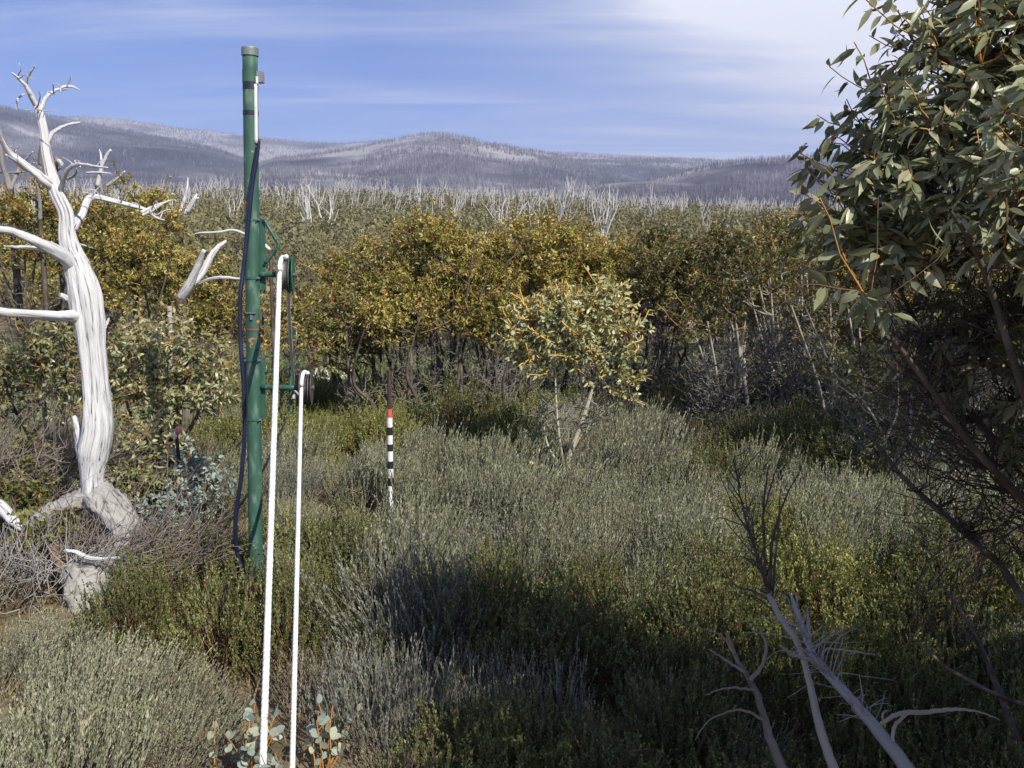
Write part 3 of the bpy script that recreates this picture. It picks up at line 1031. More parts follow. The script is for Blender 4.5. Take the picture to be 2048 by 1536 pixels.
# pale trunked gums by the edge of the view
for (pxs, Yb, lab, lm) in [
    ([(1795, 975), (1775, 930), (1770, 880), (1745, 830), (1725, 800)], 8.4, 'slender white stemmed gum leaning over the dark round shrub', 'gum_green'),
    ([(1805, 972), (1812, 920), (1820, 870), (1822, 800), (1830, 720)], 8.5, 'upright thin pale gum trunk beside the slender leaning one', 'gum_green'),
    ([(1848, 968), (1855, 920), (1868, 870), (1890, 810), (1915, 740), (1930, 680)], 8.3, 'yellow based pale gum trunk with a gentle bend', 'gum_olive'),
    ([(1886, 1000), (1900, 950), (1912, 900), (1922, 860), (1940, 800), (1970, 700)], 8.1, 'yellow based gum trunk with a forked dead twig halfway up', 'gum_olive'),
    ([(1905, 985), (1925, 930), (1965, 885), (2010, 820), (2045, 770), (2100, 660)], 8.7, 'thick pale gum trunk leaning low across the others', 'gum_olive')]:
    b = gpt(pxs[0][0], Yb, -0.05)
    th_ = 0.030 if 'thick' in lab else (0.026 if 'yellow' in lab else 0.017)
    tx, ty = pxs[-1]
    gum(b, [([b] + [at(x, y, Yb) for x, y in pxs], th_, 0.010), ([at(*pxs[2], Yb), at(pxs[2][0] + 25, pxs[2][1] - 60, Yb - .1), at(pxs[3][0] + 50, pxs[3][1] - 90, Yb - .2)], 0.011, 0.006)],
        [E(tx, ty - 60, Yb, 90, 60), E(tx + 40, ty - 10, Yb + .4, 70, 60)], lab, n1=7, n2=34, n3=170, clump=0.16, leaf=(0.07, 0.022), per=7, leafmat=lm, bark='bark_cream', bare=[E(tx, ty + 60, Yb, 100, 80)], nbare=60, r_twig=0.003)

# ---- gums around the dead tree
b = gpt(330, 7.5, -0.05)
Y = 7.5
gum(b, [(S(b, (325, 900, Y), (318, 800, Y), (300, 700, Y)), 0.03, 0.01), (S(b, (345, 880, Y), (365, 790, Y), (375, 700, Y)), 0.03, 0.01), (S(b, (360, 900, Y), (400, 820, Y), (425, 760, Y)), 0.024, 0.009), (S(b, (300, 900, Y), (260, 830, Y), (245, 740, Y)), 0.022, 0.008)],
    [E(270, 730, Y, 55, 80), E(360, 700, Y, 70, 70), E(415, 760, Y, 48, 75), E(330, 790, Y, 90, 60), E(300, 860, Y - .2, 70, 40)],
    'dense sage leafed gum with upright orange twigs between dead tree and green pole', n1=14, n2=100, n3=620, clump=0.13, leaf=(0.062, 0.022), per=9, leafmat='gum_pale', bark='bark_dark', twig='twig_orange', young_share=0.7, parts=300, tint=(.48, .2), r_twig=0.003, xlim=(200, 480), ylim=(600, 920))
b = gpt(100, 7.6, -0.05)
Y = 7.6
gum(b, [(S(b, (95, 880, Y), (85, 780, Y), (80, 690, Y)), 0.026, 0.009), (S(b, (120, 880, Y), (130, 800, Y), (135, 720, Y)), 0.022, 0.009), (S(b, (60, 880, Y), (20, 800, Y), (0, 720, Y)), 0.022, 0.009)],
    [E(110, 740, Y, 55, 75), E(20, 770, Y, 55, 75), E(70, 690, Y, 60, 60), E(130, 810, Y, 30, 50)],
    'low orange and sage gum in front of the dark thicket, partly behind the dead tree', n1=10, n2=70, n3=380, clump=0.13, leaf=(0.062, 0.022), per=8, leafmat='gum_pale', twig='twig_orange', young_share=0.7, tint=(.42, .2), r_twig=0.003)
# sucker growth at the foot of the dead tree
for (cx, cy, w, h, Y, lab, lm, t) in [
    (330, 1010, 75, 60, 6.3, 'blue grey leafed gum sucker spreading in front of the twig pile', 'gum_blue', .45),
    (400, 960, 45, 70, 6.9, 'upright blue grey gum sucker close behind the blue cable', 'gum_blue', .4),
    (270, 940, 60, 60, 6.6, 'sage gum sucker hugging the foot of the dead trunk', 'gum_pale', .35),
    (80, 930, 80, 80, 6.6, 'brown leaved gum sucker on the bank beside the dead trunk', 'gum_olive', .3),
    (90, 1060, 60, 40, 5.7, 'small green gum sucker in front of the dead trunk roots', 'gum_green', .55),
    (30, 1010, 60, 60, 6.0, 'dark leaved gum sucker above the fallen pale log', 'gum_green', .35)]:
    b = gpt(cx, Y, -0.03)
    gum(b, [([b, at(cx - 15, cy + h * .5, Y), at(cx - w * .4, cy, Y)], 0.012, 0.005), ([b, at(cx + 10, cy + h * .5, Y), at(cx + w * .4, cy, Y + .1)], 0.012, 0.005), ([b, at(cx, cy + h * .4, Y - .1), at(cx, cy - h * .3, Y - .1)], 0.012, 0.005)],
        [E(cx, cy, Y, w, h), E(cx, cy + h * .5, Y - .1, w * .8, h * .6)], lab, name='gum_sucker', n1=8, n2=36, n3=150, clump=0.09, leaf=(0.052, 0.022), per=8, leafmat=lm, twig='twig_brown', young_share=0.35, tint=(t, .2), r_twig=0.0022, twig_r=.7, cat='shrub')

# ---- the large near gum
b = np.array([2.45, 3.1, 0.0])
gum(b, [([b, at(2160, 1330, 2.871), at(2075, 1050, 2.697), at(1950, 900, 2.523), at(1850, 760, 2.393), at(1740, 620, 2.305)], 0.018, 0.005),
        ([b, at(2200, 1300, 3.045), at(2080, 1000, 2.958), at(1960, 850, 2.871), at(1870, 720, 2.784), at(1790, 560, 2.697)], 0.019, 0.005),
        ([b, at(2230, 1200, 3.132), at(2130, 900, 3.045), at(2010, 720, 2.958), at(1930, 560, 2.871), at(1880, 380, 2.784)], 0.020, 0.006),
        ([b, at(2260, 1150, 3.132), at(2200, 800, 3.045), at(2120, 560, 2.958), at(2040, 360, 2.784), at(1990, 180, 2.697)], 0.023, 0.006),
        ([b, at(2150, 1250, 2.523), at(2080, 900, 2.349), at(2020, 700, 2.262), at(1960, 520, 2.175), at(1900, 420, 2.088)], 0.016, 0.005),
        ([b, at(2120, 1420, 2.958), at(2040, 1180, 3.045), at(1900, 1040, 3.132), at(1810, 960, 3.219), at(1740, 870, 3.306), at(1690, 800, 3.393)], 0.018, 0.005),
        ([b, at(2320, 1100, 3.132), at(2350, 700, 2.958), at(2300, 400, 2.784), at(2250, 150, 2.610)], 0.023, 0.006)],
    [E(1900, 230, 2.523, 140, 150, 140), E(1800, 340, 2.436, 92, 120, 110), E(1990, 110, 2.523, 150, 130, 140), E(2080, 330, 2.175, 130, 200, 120), E(1745, 440, 2.523, 72, 100, 90), E(1850, 430, 2.610, 140, 110, 120),
     E(1990, 430, 2.262, 110, 120, 80), E(2150, 60, 2.523, 180, 150, 160), E(2250, 350, 2.610, 160, 250, 200), E(1735, 560, 2.610, 50, 60, 60), E(1930, 740, 2.8, 80, 60, 70), E(2030, 880, 2.9, 60, 70, 60), E(1790, 590, 2.088, 40, 30, 40), E(1990, 640, 2.697, 90, 60, 70), E(2080, 780, 2.697, 80, 80, 70), E(1860, 560, 2.697, 90, 50, 80)],
    'large near gum with long grey green leaves on orange twigs against the white cloud', name='large_snow_gum', n1=30, n2=240, n3=1500, clump=0.10, leaf=(0.068, 0.0185), per=8, leafmat='gum_near', bark='bark_dark', twig='twig_brown', young='twig_orange', bare_mat='twig_dark',
    young_share=0.5, bare=[E(1880, 620, 2.610, 190, 130, 120), E(1920, 800, 2.784, 190, 150, 140), E(2000, 520, 2.523, 150, 120, 100), E(2000, 1000, 2.958, 120, 110, 120)], nbare=900, tmpl=LEAF_NEAR, parts=300, tint=(.55, .22), droop=0.7, r_twig=0.0016, twig_r=0.75,
    stem_sides=10, t0=0.35, xlim=(1580, 2048), ylim=(0, 700))
# low sprig that catches the sun


# neighbours of the near gum that stand beside the view and shade the heath
for (x, y, h, w, n3, lab) in [(3.5, 2.0, 2.6, 1.15, 900, 'gum beside the large near gum, shading the heath'), (2.0, 1.65, 2.75, 0.85, 1500, 'low gum next to the viewer, shading the heath'), (5.6, 8.6, 4.9, 1.5, 620, 'tall gum shading the pale trunked gums'), (5.3, 6.5, 4.0, 1.15, 700, 'gum standing between the large near gum and the pale trunked gums'), (7.6, 8.6, 5.2, 1.5, 500, 'tallest gum beyond the pale trunked gums')]:
    b = np.array([x, y, -.05])
    gum(b, [([b, b + [.1, 0, h * .4], b + [-.2, .1, h * .8]], .05, .012), ([b, b + [.3, .1, h * .4], b + [.5, .2, h * .8]], .04, .012), ([b, b + [-.3, -.1, h * .4], b + [-.5, -.2, h * .7]], .04, .012)],
        [((x, y, h * .8), (w, w, h * (.2 if h < 3 else .3))), ((x - w * .4, y + .2, h * .6), (w * .6, w * .6, h * .25)), ((x + w * .4, y, h * .6), (w * .6, w * .6, h * .25))],
        lab, n1=12, n2=80, n3=n3, clump=.22, leaf=(.11, .04), per=8, leafmat='gum_green', tmpl=LEAF_QUAD, bare=[((x, y, h * .4), (w * .8, w * .8, h * .3))], nbare=60, r_twig=.003, out_of_view=True)


# ------------------------------------------------------------------ dead trees (from their outlines in the photo)
def limb(mb, rows, Y, dY=0.0, sides=8, rough=0.10, n=None, tint=0.5):
    """rows of (px, py, width px) at distance Y drifting by dY towards the tip"""
    rows = np.asarray(rows, float)
    m = len(rows)
    ys = Y + dY * np.linspace(0, 1, m)
    pts = np.array([np.append(at(x, y, yy), w * 0.5 * yy / F) for (x, y, w), yy in zip(rows, ys)])
    n = n or max(6, m * 5)
    s = spline(pts, n)
    if n <= 45:
        s[:, :3] += rng.normal(0, 0.0012, (n, 3))
    mb.tubes(s[:, :3], np.maximum(s[:, 3], 0.0012), sides, rough=rough, cap=True)


Y0 = 5.8
base = gpt(195, Y0, -0.05)
dead = thing('dead_tree', base, 'tall bleached white dead tree with bare twisted branches', 'dead tree')
tr = MB()
limb(tr, [(190, 1010, 58), (186, 975, 46), (185, 940, 48), (188, 900, 60), (197, 850, 57), (195, 800, 52), (190, 740, 50), (185, 690, 50), (180, 640, 57), (172, 590, 60), (160, 545, 50), (143, 500, 36), (136, 467, 28), (133, 427, 24),
          (114, 383, 23), (100, 333, 18), (93, 300, 16), (88, 260, 14), (80, 227, 14), (72, 205, 12)], Y0, 0, 44, 0.17, 240)
o = tr.build('trunk', M['dead_white'], dead, base)
tr = MB()
limb(tr, [(185, 985, 48), (215, 1015, 58), (245, 1055, 64), (232, 1095, 60), (205, 1130, 52), (190, 1190, 60)], Y0 - .05, -.05, 30, 0.32, 90)
limb(tr, [(188, 985, 46), (150, 1002, 38), (110, 1020, 30), (70, 1045, 24), (40, 1085, 22)], Y0, -.15, 20, 0.3, 60)
tr.build('root', M['stump'], dead, base)
tr = MB()
limb(tr, [(160, 545, 26), (150, 600, 22), (162, 640, 20)], Y0 - .03, 0, 10, 0.2)
tr.build('burl', M['dead_white'], dead, base)
branches = [
    ([(76, 215, 11), (62, 190, 10), (50, 170, 8), (35, 155, 5), (23, 145, 3)], -.15),
    ([(53, 168, 5), (57, 150, 5), (66, 138, 4), (68, 131, 2)], -.05),
    ([(80, 222, 8), (88, 202, 8), (97, 190, 7), (123, 175, 6), (143, 173, 5), (160, 180, 2)], .2),
    ([(50, 188, 3), (38, 195, 4), (34, 205, 4), (33, 220, 2)], -.05),
    ([(96, 285, 9), (103, 268, 9), (113, 260, 8), (133, 250, 6), (160, 244, 3)], .25),
    ([(104, 372, 22), (90, 362, 20), (67, 343, 17), (40, 323, 15), (17, 303, 13), (3, 277, 10), (-6, 250, 7), (-20, 220, 5)], -.4),
    ([(45, 328, 5), (55, 315, 5), (66, 303, 2)], -.1),
    ([(67, 345, 8), (50, 338, 7), (30, 322, 6), (12, 310, 4)], -.3),
    ([(122, 385, 11), (125, 365, 10), (132, 347, 9), (143, 333, 8), (160, 328, 8), (187, 332, 6), (216, 336, 3)], -.3),
    ([(135, 358, 6), (146, 353, 5), (153, 345, 4), (153, 336, 2)], -.1),
    ([(144, 458, 18), (153, 442, 15), (163, 430, 13), (172, 405, 12), (180, 396, 12), (193, 394, 11), (227, 402, 10), (267, 412, 8), (293, 420, 7), (310, 434, 5), (330, 441, 2)], .5),
    ([(283, 424, 6), (300, 416, 6), (315, 410, 5), (346, 399, 2)], .35),
    ([(285, 430, 6), (300, 422, 6), (325, 407, 4)], .2),
    ([(148, 535, 30), (128, 515, 28), (105, 500, 25), (77, 485, 21), (33, 466, 16), (0, 459, 15), (-40, 455, 13), (-110, 470, 10)], -.7),
    ([(130, 515, 12), (105, 505, 10), (77, 497, 9), (33, 494, 6), (6, 492, 2)], -.3),
    ([(165, 632, 30), (145, 632, 24), (120, 632, 21), (63, 628, 18), (0, 623, 17), (-50, 620, 16), (-120, 640, 12)], -.6),
    ([(203, 672, 10), (210, 652, 9), (218, 637, 3)], .1),
    ([(168, 915, 26), (160, 880, 20), (155, 855, 14), (147, 832, 8)], .05),
    ([(140, 487, 9), (150, 486, 6), (165, 490, 5), (190, 498, 2)], .2),
    ([(152, 604, 16), (138, 598, 14), (121, 590, 9)], -.1),
    ([(125, 330, 6), (118, 322, 9), (110, 326, 8)], .25),
]
for rows, dy in branches:
    mb = MB()
    wmax = max(r[2] for r in rows)
    limb(mb, rows, Y0, dy, 16 if wmax > 14 else 8, 0.17)
    mb.build('branch', M['dead_white'], dead, base)

# stump and logs by its foot
base = gpt(175, 5.35, -0.03)
mb = MB()
limb(mb, [(172, 1225, 96), (172, 1195, 92), (168, 1165, 84), (163, 1140, 66), (166, 1128, 40)], 5.35, 0, 26, 0.22, 26)
tag(mb.build('stump', M['stump'], None, base), 'squat rough grey stump below the dead tree', 'stump')
base = gpt(130, 5.5, 0)
mb = MB()
limb(mb, [(100, 1090, 12), (112, 1110, 22), (128, 1140, 26), (138, 1185, 24), (140, 1215, 20)], 5.45, -.1, 14, 0.15)
tag(mb.build('log', M['log_brown'], None, base), 'split brown log leaning on the grey stump', 'log')
mb = MB()
limb(mb, [(-60, 985, 18), (0, 1015, 26), (30, 1045, 22), (58, 1062, 14)], 5.75, -.1, 12, 0.15)
tag(mb.build('log', M['dead_white'], None, gpt(20, 5.7)), 'short bleached log lying at the edge below the dead tree', 'log')
mb = MB()
limb(mb, [(245, 1165, 9), (280, 1167, 12), (315, 1160, 14), (335, 1148, 14), (350, 1130, 11), (356, 1100, 8), (362, 1060, 5)], 5.5, .2, 9, 0.1)
tag(mb.build('fallen_branch', M['bark_pale'], None, gpt(300, 5.5)), 'bent pale brown branch lying across the twig pile', 'branch')
mb = MB()
limb(mb, [(130, 1100, 5), (155, 1105, 9), (175, 1115, 10), (205, 1118, 8), (240, 1115, 5)], 5.3, 0, 8, 0.1)
tag(mb.build('fallen_branch', M['dead_white'], None, gpt(180, 5.3)), 'small pale branch lying across the top of the stump', 'branch')


def brush_pile(cx, cy, w, h, Y, n, label, mat='dead_brown', sweep=(1, 0.25), ln=0.45, r=0.0032):
    c = at(cx, cy, Y)
    k = Y / F
    p0 = c + rng.normal(0, 1, (n, 3)) * np.array([w * k * .5, w * k * .4, h * k * .35])
    p0[:, 2] = np.maximum(p0[:, 2], terr(p0[:, 0], p0[:, 1]) + 0.03)
    d = unit(np.array([sweep[0], 0, sweep[1]]) + rng.normal(0, 0.55, (n, 3)))
    L_ = ln * rng.uniform(.4, 1.2, n)[:, None, None]
    t = np.linspace(0, 1, 6)[None, :, None]
    P = p0[:, None] + d[:, None] * t * L_ + np.cumsum(rng.normal(0, 0.05, (n, 6, 3)), axis=1) * L_ + np.array([0, 0, 0.22]) * t * t * L_
    P[..., 2] = np.maximum(P[..., 2], terr(P[..., 0], P[..., 1]) + 0.02)
    rr = r * rng.uniform(.6, 1.5, n)[:, None] * np.linspace(1, .35, 6)[None]
    mb = MB()
    mb.tubes(P, rr, 4)
    o = mb.build('brush_pile', M[mat], None, np.array([c[0], c[1], float(terr(c[0], c[1]))]))
    return tag(o, label, 'brush pile', None, 'stuff')


brush_pile(310, 1115, 140, 60, 5.6, 420, 'tangled pile of grey brown dead twigs in front of the dead tree roots')
brush_pile(165, 1075, 90, 40, 5.65, 170, 'dark dry twigs caught in the hollow between the dead tree roots', 'dead_brown', (.5, .5), .28)
brush_pile(60, 1150, 140, 70, 5.4, 380, 'heap of fine grey twigs beside the brown log', 'dead_grey', (0.3, .5), .3)
brush_pile(90, 930, 180, 90, 6.3, 260, 'dry brown twigs on the bank behind the dead trunk', 'dead_brown', (.7, .5), .45)


def dead_small(name, label, Y, limbs, mat='dead_grey', cat='dead tree', group=None):
    x0, y0, w0 = limbs[0][0]
    b = at(x0, y0, Y)
    zb = float(terr(b[0], b[1])) - 0.05
    root = np.array([b[0], Y, zb])
    mb = MB()
    first = True
    for rows in limbs:
        if first and b[2] > zb + 0.1:
            P = np.array([root, b])
            mb.tubes(spline(P, 6), np.linspace(w0 * .6, w0 * .5, 6) * Y / F, 8, rough=.1, mat=1)
        first = False
        limb(mb, rows, Y, rng.normal(0, 0.15), 7, 0.08)
    return tag(mb.build(name, [M[mat], M['bark_dark']], None, root), label, cat, group)


dead_small('dead_tree', 'leaning broken pale trunk with a split top beside the green pole', 10.2, [[(362, 595, 22), (375, 575, 20), (390, 545, 14), (400, 520, 11), (408, 500, 9)], [(382, 570, 15), (405, 545, 13), (420, 515, 12), (435, 495, 9), (452, 482, 5)],
                                                                                             [(395, 568, 6), (420, 558, 7), (445, 555, 7), (480, 558, 5), (510, 556, 3)]], 'dead_white')
dead_small('dead_tree', 'thin arching bleached branch crossing behind the green pole', 12.0, [[(540, 500, 7), (515, 478, 6), (490, 468, 6), (465, 460, 5), (440, 464, 5), (400, 466, 4), (386, 470, 2)]], 'dead_white')
dead_small('dead_tree', 'forked dead spike on the skyline behind the dead tree upper branch', 13.0, [[(195, 372, 10), (200, 350, 9), (205, 330, 8), (214, 310, 7), (222, 299, 5)], [(203, 335, 6), (202, 315, 5), (199, 298, 2)], [(213, 372, 6), (230, 360, 6), (250, 342, 3)], [(172, 345, 4), (200, 345, 4), (222, 347, 2)]], 'dead_white')
dead_small('dead_tree', 'bare grey snag with crossing limbs at the edge of the view under the big branch', 13.0, [[(20, 380, 14), (12, 350, 11), (5, 330, 9), (2, 300, 8), (0, 260, 6)], [(20, 378, 9), (33, 350, 7), (38, 335, 5)], [(0, 345, 3), (30, 345, 4), (80, 340, 2)]], 'dead_grey')
dead_small('dead_tree', 'speckled grey stick snag standing in the orange gum crown', 12.0, [[(80, 440, 9), (80, 410, 7), (76, 380, 6), (70, 362, 3)]], 'dead_grey')
dead_small('dead_tree', 'dark broken snag against the mountain beside the dead tree trunk', 12.5, [[(110, 350, 9), (112, 330, 8), (114, 315, 10)], [(110, 345, 5), (122, 335, 3)], [(82, 330, 8), (82, 305, 8), (84, 286, 6)]], 'dead_brown')
dead_small('dead_tree', 'clump of white broken spikes rising from the hill forest beside the pole', 26.0, [[(360, 428, 9), (368, 400, 7), (374, 375, 5), (376, 355, 3)], [(370, 428, 9), (384, 405, 8), (394, 388, 4)], [(374, 425, 7), (390, 400, 7), (398, 396, 3)]], 'dead_white')
dead_small('dead_tree', 'tall thin curved bleached spike above the thicket beside a short stick', 12.0, [[(1470, 515, 7), (1466, 490, 6), (1462, 465, 5), (1450, 448, 2)], [(1478, 515, 5), (1484, 500, 5), (1492, 487, 3)]], 'dead_grey')
dead_small('dead_tree', 'bleached branches sagging in layers between middle gum and dark thicket', 12.6, [[(1335, 628, 3), (1310, 615, 4), (1290, 613, 4), (1262, 622, 3), (1248, 634, 2)], [(1318, 572, 2), (1290, 570, 4), (1262, 572, 3), (1245, 580, 2)], [(1330, 610, 4), (1300, 606, 4), (1275, 612, 3), (1258, 610, 2)],
    [(1300, 585, 3), (1280, 578, 3), (1256, 585, 2)], [(1340, 618, 2), (1320, 600, 3), (1300, 596, 3), (1270, 600, 2)], [(1290, 645, 3), (1275, 632, 3), (1262, 640, 2)], [(1335, 630, 3), (1350, 600, 3), (1345, 570, 2)]], 'dead_white')
dead_small('dead_tree', 'crooked grey stem with peeling white patches low in the shaded thicket', 10.8, [[(1545, 880, 6), (1520, 860, 7), (1500, 830, 7), (1490, 770, 8), (1480, 700, 6), (1460, 640, 3)], [(1500, 830, 4), (1530, 845, 4)]], 'dead_grey')
# tangle of bleached deadwood in the clearing behind the lower pulley
b = gpt(660, 16.0)
for k, (sx, lab) in enumerate([(635, 'spidery bleached deadwood lying in the clearing beside the lower pulley'), (672, 'second sprawl of white dead limbs in the clearing under the green gum')]):
    ls = []
    for q in range(8):
        x0, y0 = sx + rng.normal(0, 5), 775 + rng.normal(0, 5)
        a = rng.uniform(-0.3, 3.4)
        l = rng.uniform(25, 50)
        ls.append([(x0, y0, 4), (x0 + math.cos(a) * l * .5 + rng.normal(0, 4), y0 - abs(math.sin(a)) * l * .6, 4), (x0 + math.cos(a) * l, y0 - abs(math.sin(a)) * l * .9 + rng.normal(0, 6), 2)])
    dead_small('dead_wood', lab, 15.5 + k, ls, 'dead_white', 'deadwood')
# branches lying in the heath under the middle gum
mb = MB()
limb(mb, [(1140, 984, 6), (1162, 977, 7), (1178, 960, 6), (1190, 945, 6), (1215, 920, 6), (1240, 895, 5), (1255, 885, 3)], 8.0, .3, 7, .1)
limb(mb, [(1180, 955, 3), (1240, 930, 3), (1290, 920, 2)], 8.1, .2, 5, .1)
tag(mb.build('fallen_branch', M['bark_pale'], None, gpt(1160, 8.0)), 'dry forked branch fallen in the heath at the foot of the middle gum', 'branch')
mb = MB()
limb(mb, [(1183, 963, 5), (1198, 958, 6), (1210, 960, 5), (1222, 959, 4)], 8.0, 0, 7, .1)
tag(mb.build('fallen_branch', M['twig_orange'], None, gpt(1200, 8.0)), 'short orange brown stick beside the forked fallen branch', 'branch')

# dead and half-dead saplings close by, lower corner
b = gpt(1830, 3.5)
dsap = thing('dead_sapling', b, 'forked silver grey dead sapling leaning over the green shrub', 'dead tree')
mb = MB()
limb(mb, [(1850, 1600, 34), (1812, 1536, 28), (1758, 1465, 24), (1704, 1400, 19), (1648, 1340, 15), (1615, 1285, 11), (1600, 1240, 11), (1588, 1205, 6), (1578, 1185, 3)], 2.9, .6, 16, .2)
mb.build('trunk', M['dead_grey'], dsap, b)
for rows, dy in [([(1700, 1395, 18), (1672, 1360, 15), (1640, 1325, 12), (1612, 1300, 9)], .2), ([(1655, 1345, 14), (1620, 1320, 10), (1585, 1310, 8), (1560, 1290, 5)], -.1), ([(1620, 1290, 7), (1618, 1250, 6), (1615, 1215, 3)], .1),
                 ([(1640, 1335, 6), (1650, 1300, 5), (1690, 1300, 4), (1750, 1310, 3)], .2), ([(1760, 1462, 12), (1740, 1440, 11), (1712, 1425, 8), (1700, 1400, 5)], -.1)]:
    m2 = MB()
    limb(m2, rows, 3.2, dy, 7, .12)
    m2.build('branch', M['dead_grey'], dsap, b)
def fine_twigs(root, origin, stem, Y, n, mat, ln=110):
    mb = MB()
    st = np.array(stem, float)
    for _ in range(n):
        t = rng.random() * (len(st) - 1)
        i = int(t)
        p = st[i] + (st[min(i + 1, len(st) - 1)] - st[i]) * (t - i)
        a = rng.uniform(.2, 2.9)
        l = ln * rng.uniform(.4, 1.3)
        dx, dy = math.cos(a) * l, -math.sin(a) * l
        bend = rng.normal(0, .35) * l
        limb(mb, [(p[0], p[1], 3.2), (p[0] + dx * .35 + bend * .3, p[1] + dy * .4, 2.6), (p[0] + dx * .7 + bend * .2, p[1] + dy * .7 + abs(bend) * .2, 2.0), (p[0] + dx + rng.normal(0, 8), p[1] + dy + rng.normal(0, 8) + l * .25, 1.0)], Y + rng.normal(0, .12), rng.normal(0, .15), 4, 0, 9)
    mb.build('twigs', M[mat], root, origin)['kind'] = 'stuff'


for stem_, n_ in (([(100, 330), (80, 230), (60, 190), (30, 150)], 9), ([(180, 396), (227, 402), (293, 420), (325, 438)], 12), ([(67, 343), (17, 303), (0, 265)], 8), ([(77, 485), (20, 463), (0, 458)], 7), ([(97, 192), (143, 173)], 5), ([(143, 333), (200, 335)], 6)):
    fine_twigs(dead, np.array(dead.location), stem_, Y0, n_, 'dead_white', 30)
fine_twigs(dsap, b, [(1600, 1250), (1640, 1325), (1700, 1395), (1760, 1465)], 3.25, 46, 'dead_grey')
b = gpt(1680, 3.5)
mb = MB()
sap = thing('bare_sapling', b, 'dark slim sapling with many thin upright twigs rising through the shrubs', 'sapling')
limb(mb, [(1700, 1600, 28), (1665, 1530, 22), (1640, 1455, 18), (1620, 1370, 15), (1597, 1290, 13), (1560, 1235, 13), (1538, 1190, 11)], 2.95, .6, 10, .09)
mb.build('trunk', M['bark_pale'], sap, b)
mb = MB()
for rows in [[(1538, 1190, 10), (1518, 1120, 8), (1495, 1050, 6), (1478, 980, 4), (1468, 900, 3)], [(1532, 1170, 8), (1528, 1090, 6), (1528, 1000, 5), (1538, 930, 3)], [(1540, 1180, 8), (1545, 1080, 6), (1570, 1000, 4), (1600, 940, 2)],
             [(1540, 1200, 7), (1500, 1180, 5), (1470, 1170, 3), (1440, 1130, 2)], [(1520, 1120, 5), (1490, 1090, 3), (1450, 1040, 2)], [(1545, 1200, 6), (1550, 1130, 5), (1556, 1060, 3), (1560, 980, 2)], [(1560, 1235, 6), (1520, 1200, 4), (1480, 1185, 3)], [(1500, 1070, 4), (1470, 1020, 3), (1440, 950, 2)], [(1528, 1020, 4), (1545, 960, 3), (1565, 900, 2)]]:
    limb(mb, rows, 3.55, rng.normal(0, .15), 5, .05)
mb.build('twigs', M['bark_dark'], sap, b)
fine_twigs(sap, b, [(1470, 930), (1500, 1060), (1520, 1130), (1545, 1200)], 3.5, 50, 'bark_dark', 80)
b = gpt(1690, 3.3)
mb = MB()
for rows in [[(1590, 1590, 26), (1545, 1490, 20), (1530, 1440, 17), (1510, 1380, 15), (1490, 1345, 12), (1470, 1310, 9), (1455, 1265, 4)], [(1500, 1360, 10), (1525, 1330, 8), (1532, 1290, 7), (1520, 1255, 5)], [(1490, 1345, 7), (1450, 1320, 6), (1420, 1300, 3)], [(1470, 1310, 6), (1440, 1270, 4), (1380, 1250, 2), (1330, 1230, 1.5)],
             [(1530, 1440, 8), (1480, 1420, 5), (1420, 1440, 3), (1390, 1480, 2)], [(1510, 1380, 6), (1460, 1375, 4), (1410, 1390, 2)]]:
    limb(mb, rows, 3.0, rng.normal(.1, .1), 7, .1)
tag(mb.build('dead_sapling', M['dead_brown'], None, b), 'purple brown dead sapling with short broken forks beside the slim dark one', 'dead tree')
mb = MB()
for rows in [[(1760, 1450, 8), (1790, 1430, 10), (1815, 1425, 11), (1850, 1425, 10), (1900, 1420, 8), (1950, 1422, 4), (2000, 1440, 2)], [(1785, 1485, 7), (1788, 1455, 8), (1812, 1428, 7)], [(1770, 1455, 4), (1765, 1430, 5), (1775, 1420, 3)]]:
    limb(mb, rows, 3.0, rng.normal(0, .1), 7, .08)
tag(mb.build('dead_branch', M['bark_pale'], None, gpt(1800, 3.5)), 'lichen grey dead branch reaching out of the shrub near the sapling foot', 'branch')
# dry hanging twigs
mb = MB()
for q in range(14):
    x0, y0 = rng.uniform(1900, 2080), rng.uniform(1050, 1130)
    s = rng.uniform(.5, 1.2)
    limb(mb, [(x0, y0, 3), (x0 - 40 * s, y0 + 25 * s, 3.5), (x0 - 75 * s, y0 + 70 * s, 3), (x0 - 85 * s + rng.normal(0, 15), y0 + 130 * s, 2), (x0 - 95 * s + rng.normal(0, 20), y0 + 200 * s, 1.2)], rng.uniform(3.4, 4.4), 0, 4, 0, 12)
for q in range(22):
    x0, y0 = rng.uniform(1980, 2120), rng.uniform(960, 1100)
    s = rng.uniform(.6, 1.5)
    limb(mb, [(x0, y0, 4), (x0 - 70 * s, y0 - 20 + rng.normal(0, 45), 3), (x0 - 130 * s, y0 + rng.normal(0, 60), 2.2), (x0 - 210 * s, y0 + 20 + rng.normal(0, 80), 1.2)], rng.uniform(3.2, 4.8), rng.normal(0, .4), 4, 0, 12)
b = gpt(2080, 3.9)
mb.tubes(spline([b, at(2075, 1200, 3.9), at(2060, 1060, 3.9)], 8), np.linspace(.012, .006, 8), 6)
tag(mb.build('dead_shrub', M['twig_dark'], None, b), 'leafless dark shrub with long fine twigs hanging over the heath at the edge', 'shrub')
mb = MB()
limb(mb, [(2060, 1560, 22), (2020, 1440, 16), (1985, 1350, 13), (1960, 1290, 10), (1920, 1220, 7), (1880, 1165, 4)], 3.2, .4, 7, .08)
limb(mb, [(2110, 1420, 14), (2020, 1400, 10), (1900, 1340, 9), (1850, 1295, 6), (1830, 1285, 3)], 3.2, .2, 7, .08)
tag(mb.build('dead_branch', M['bark_dark'], None, gpt(2040, 3.6)), 'two dark lichen covered branches slanting through the shaded shrubs at the corner', 'branch')


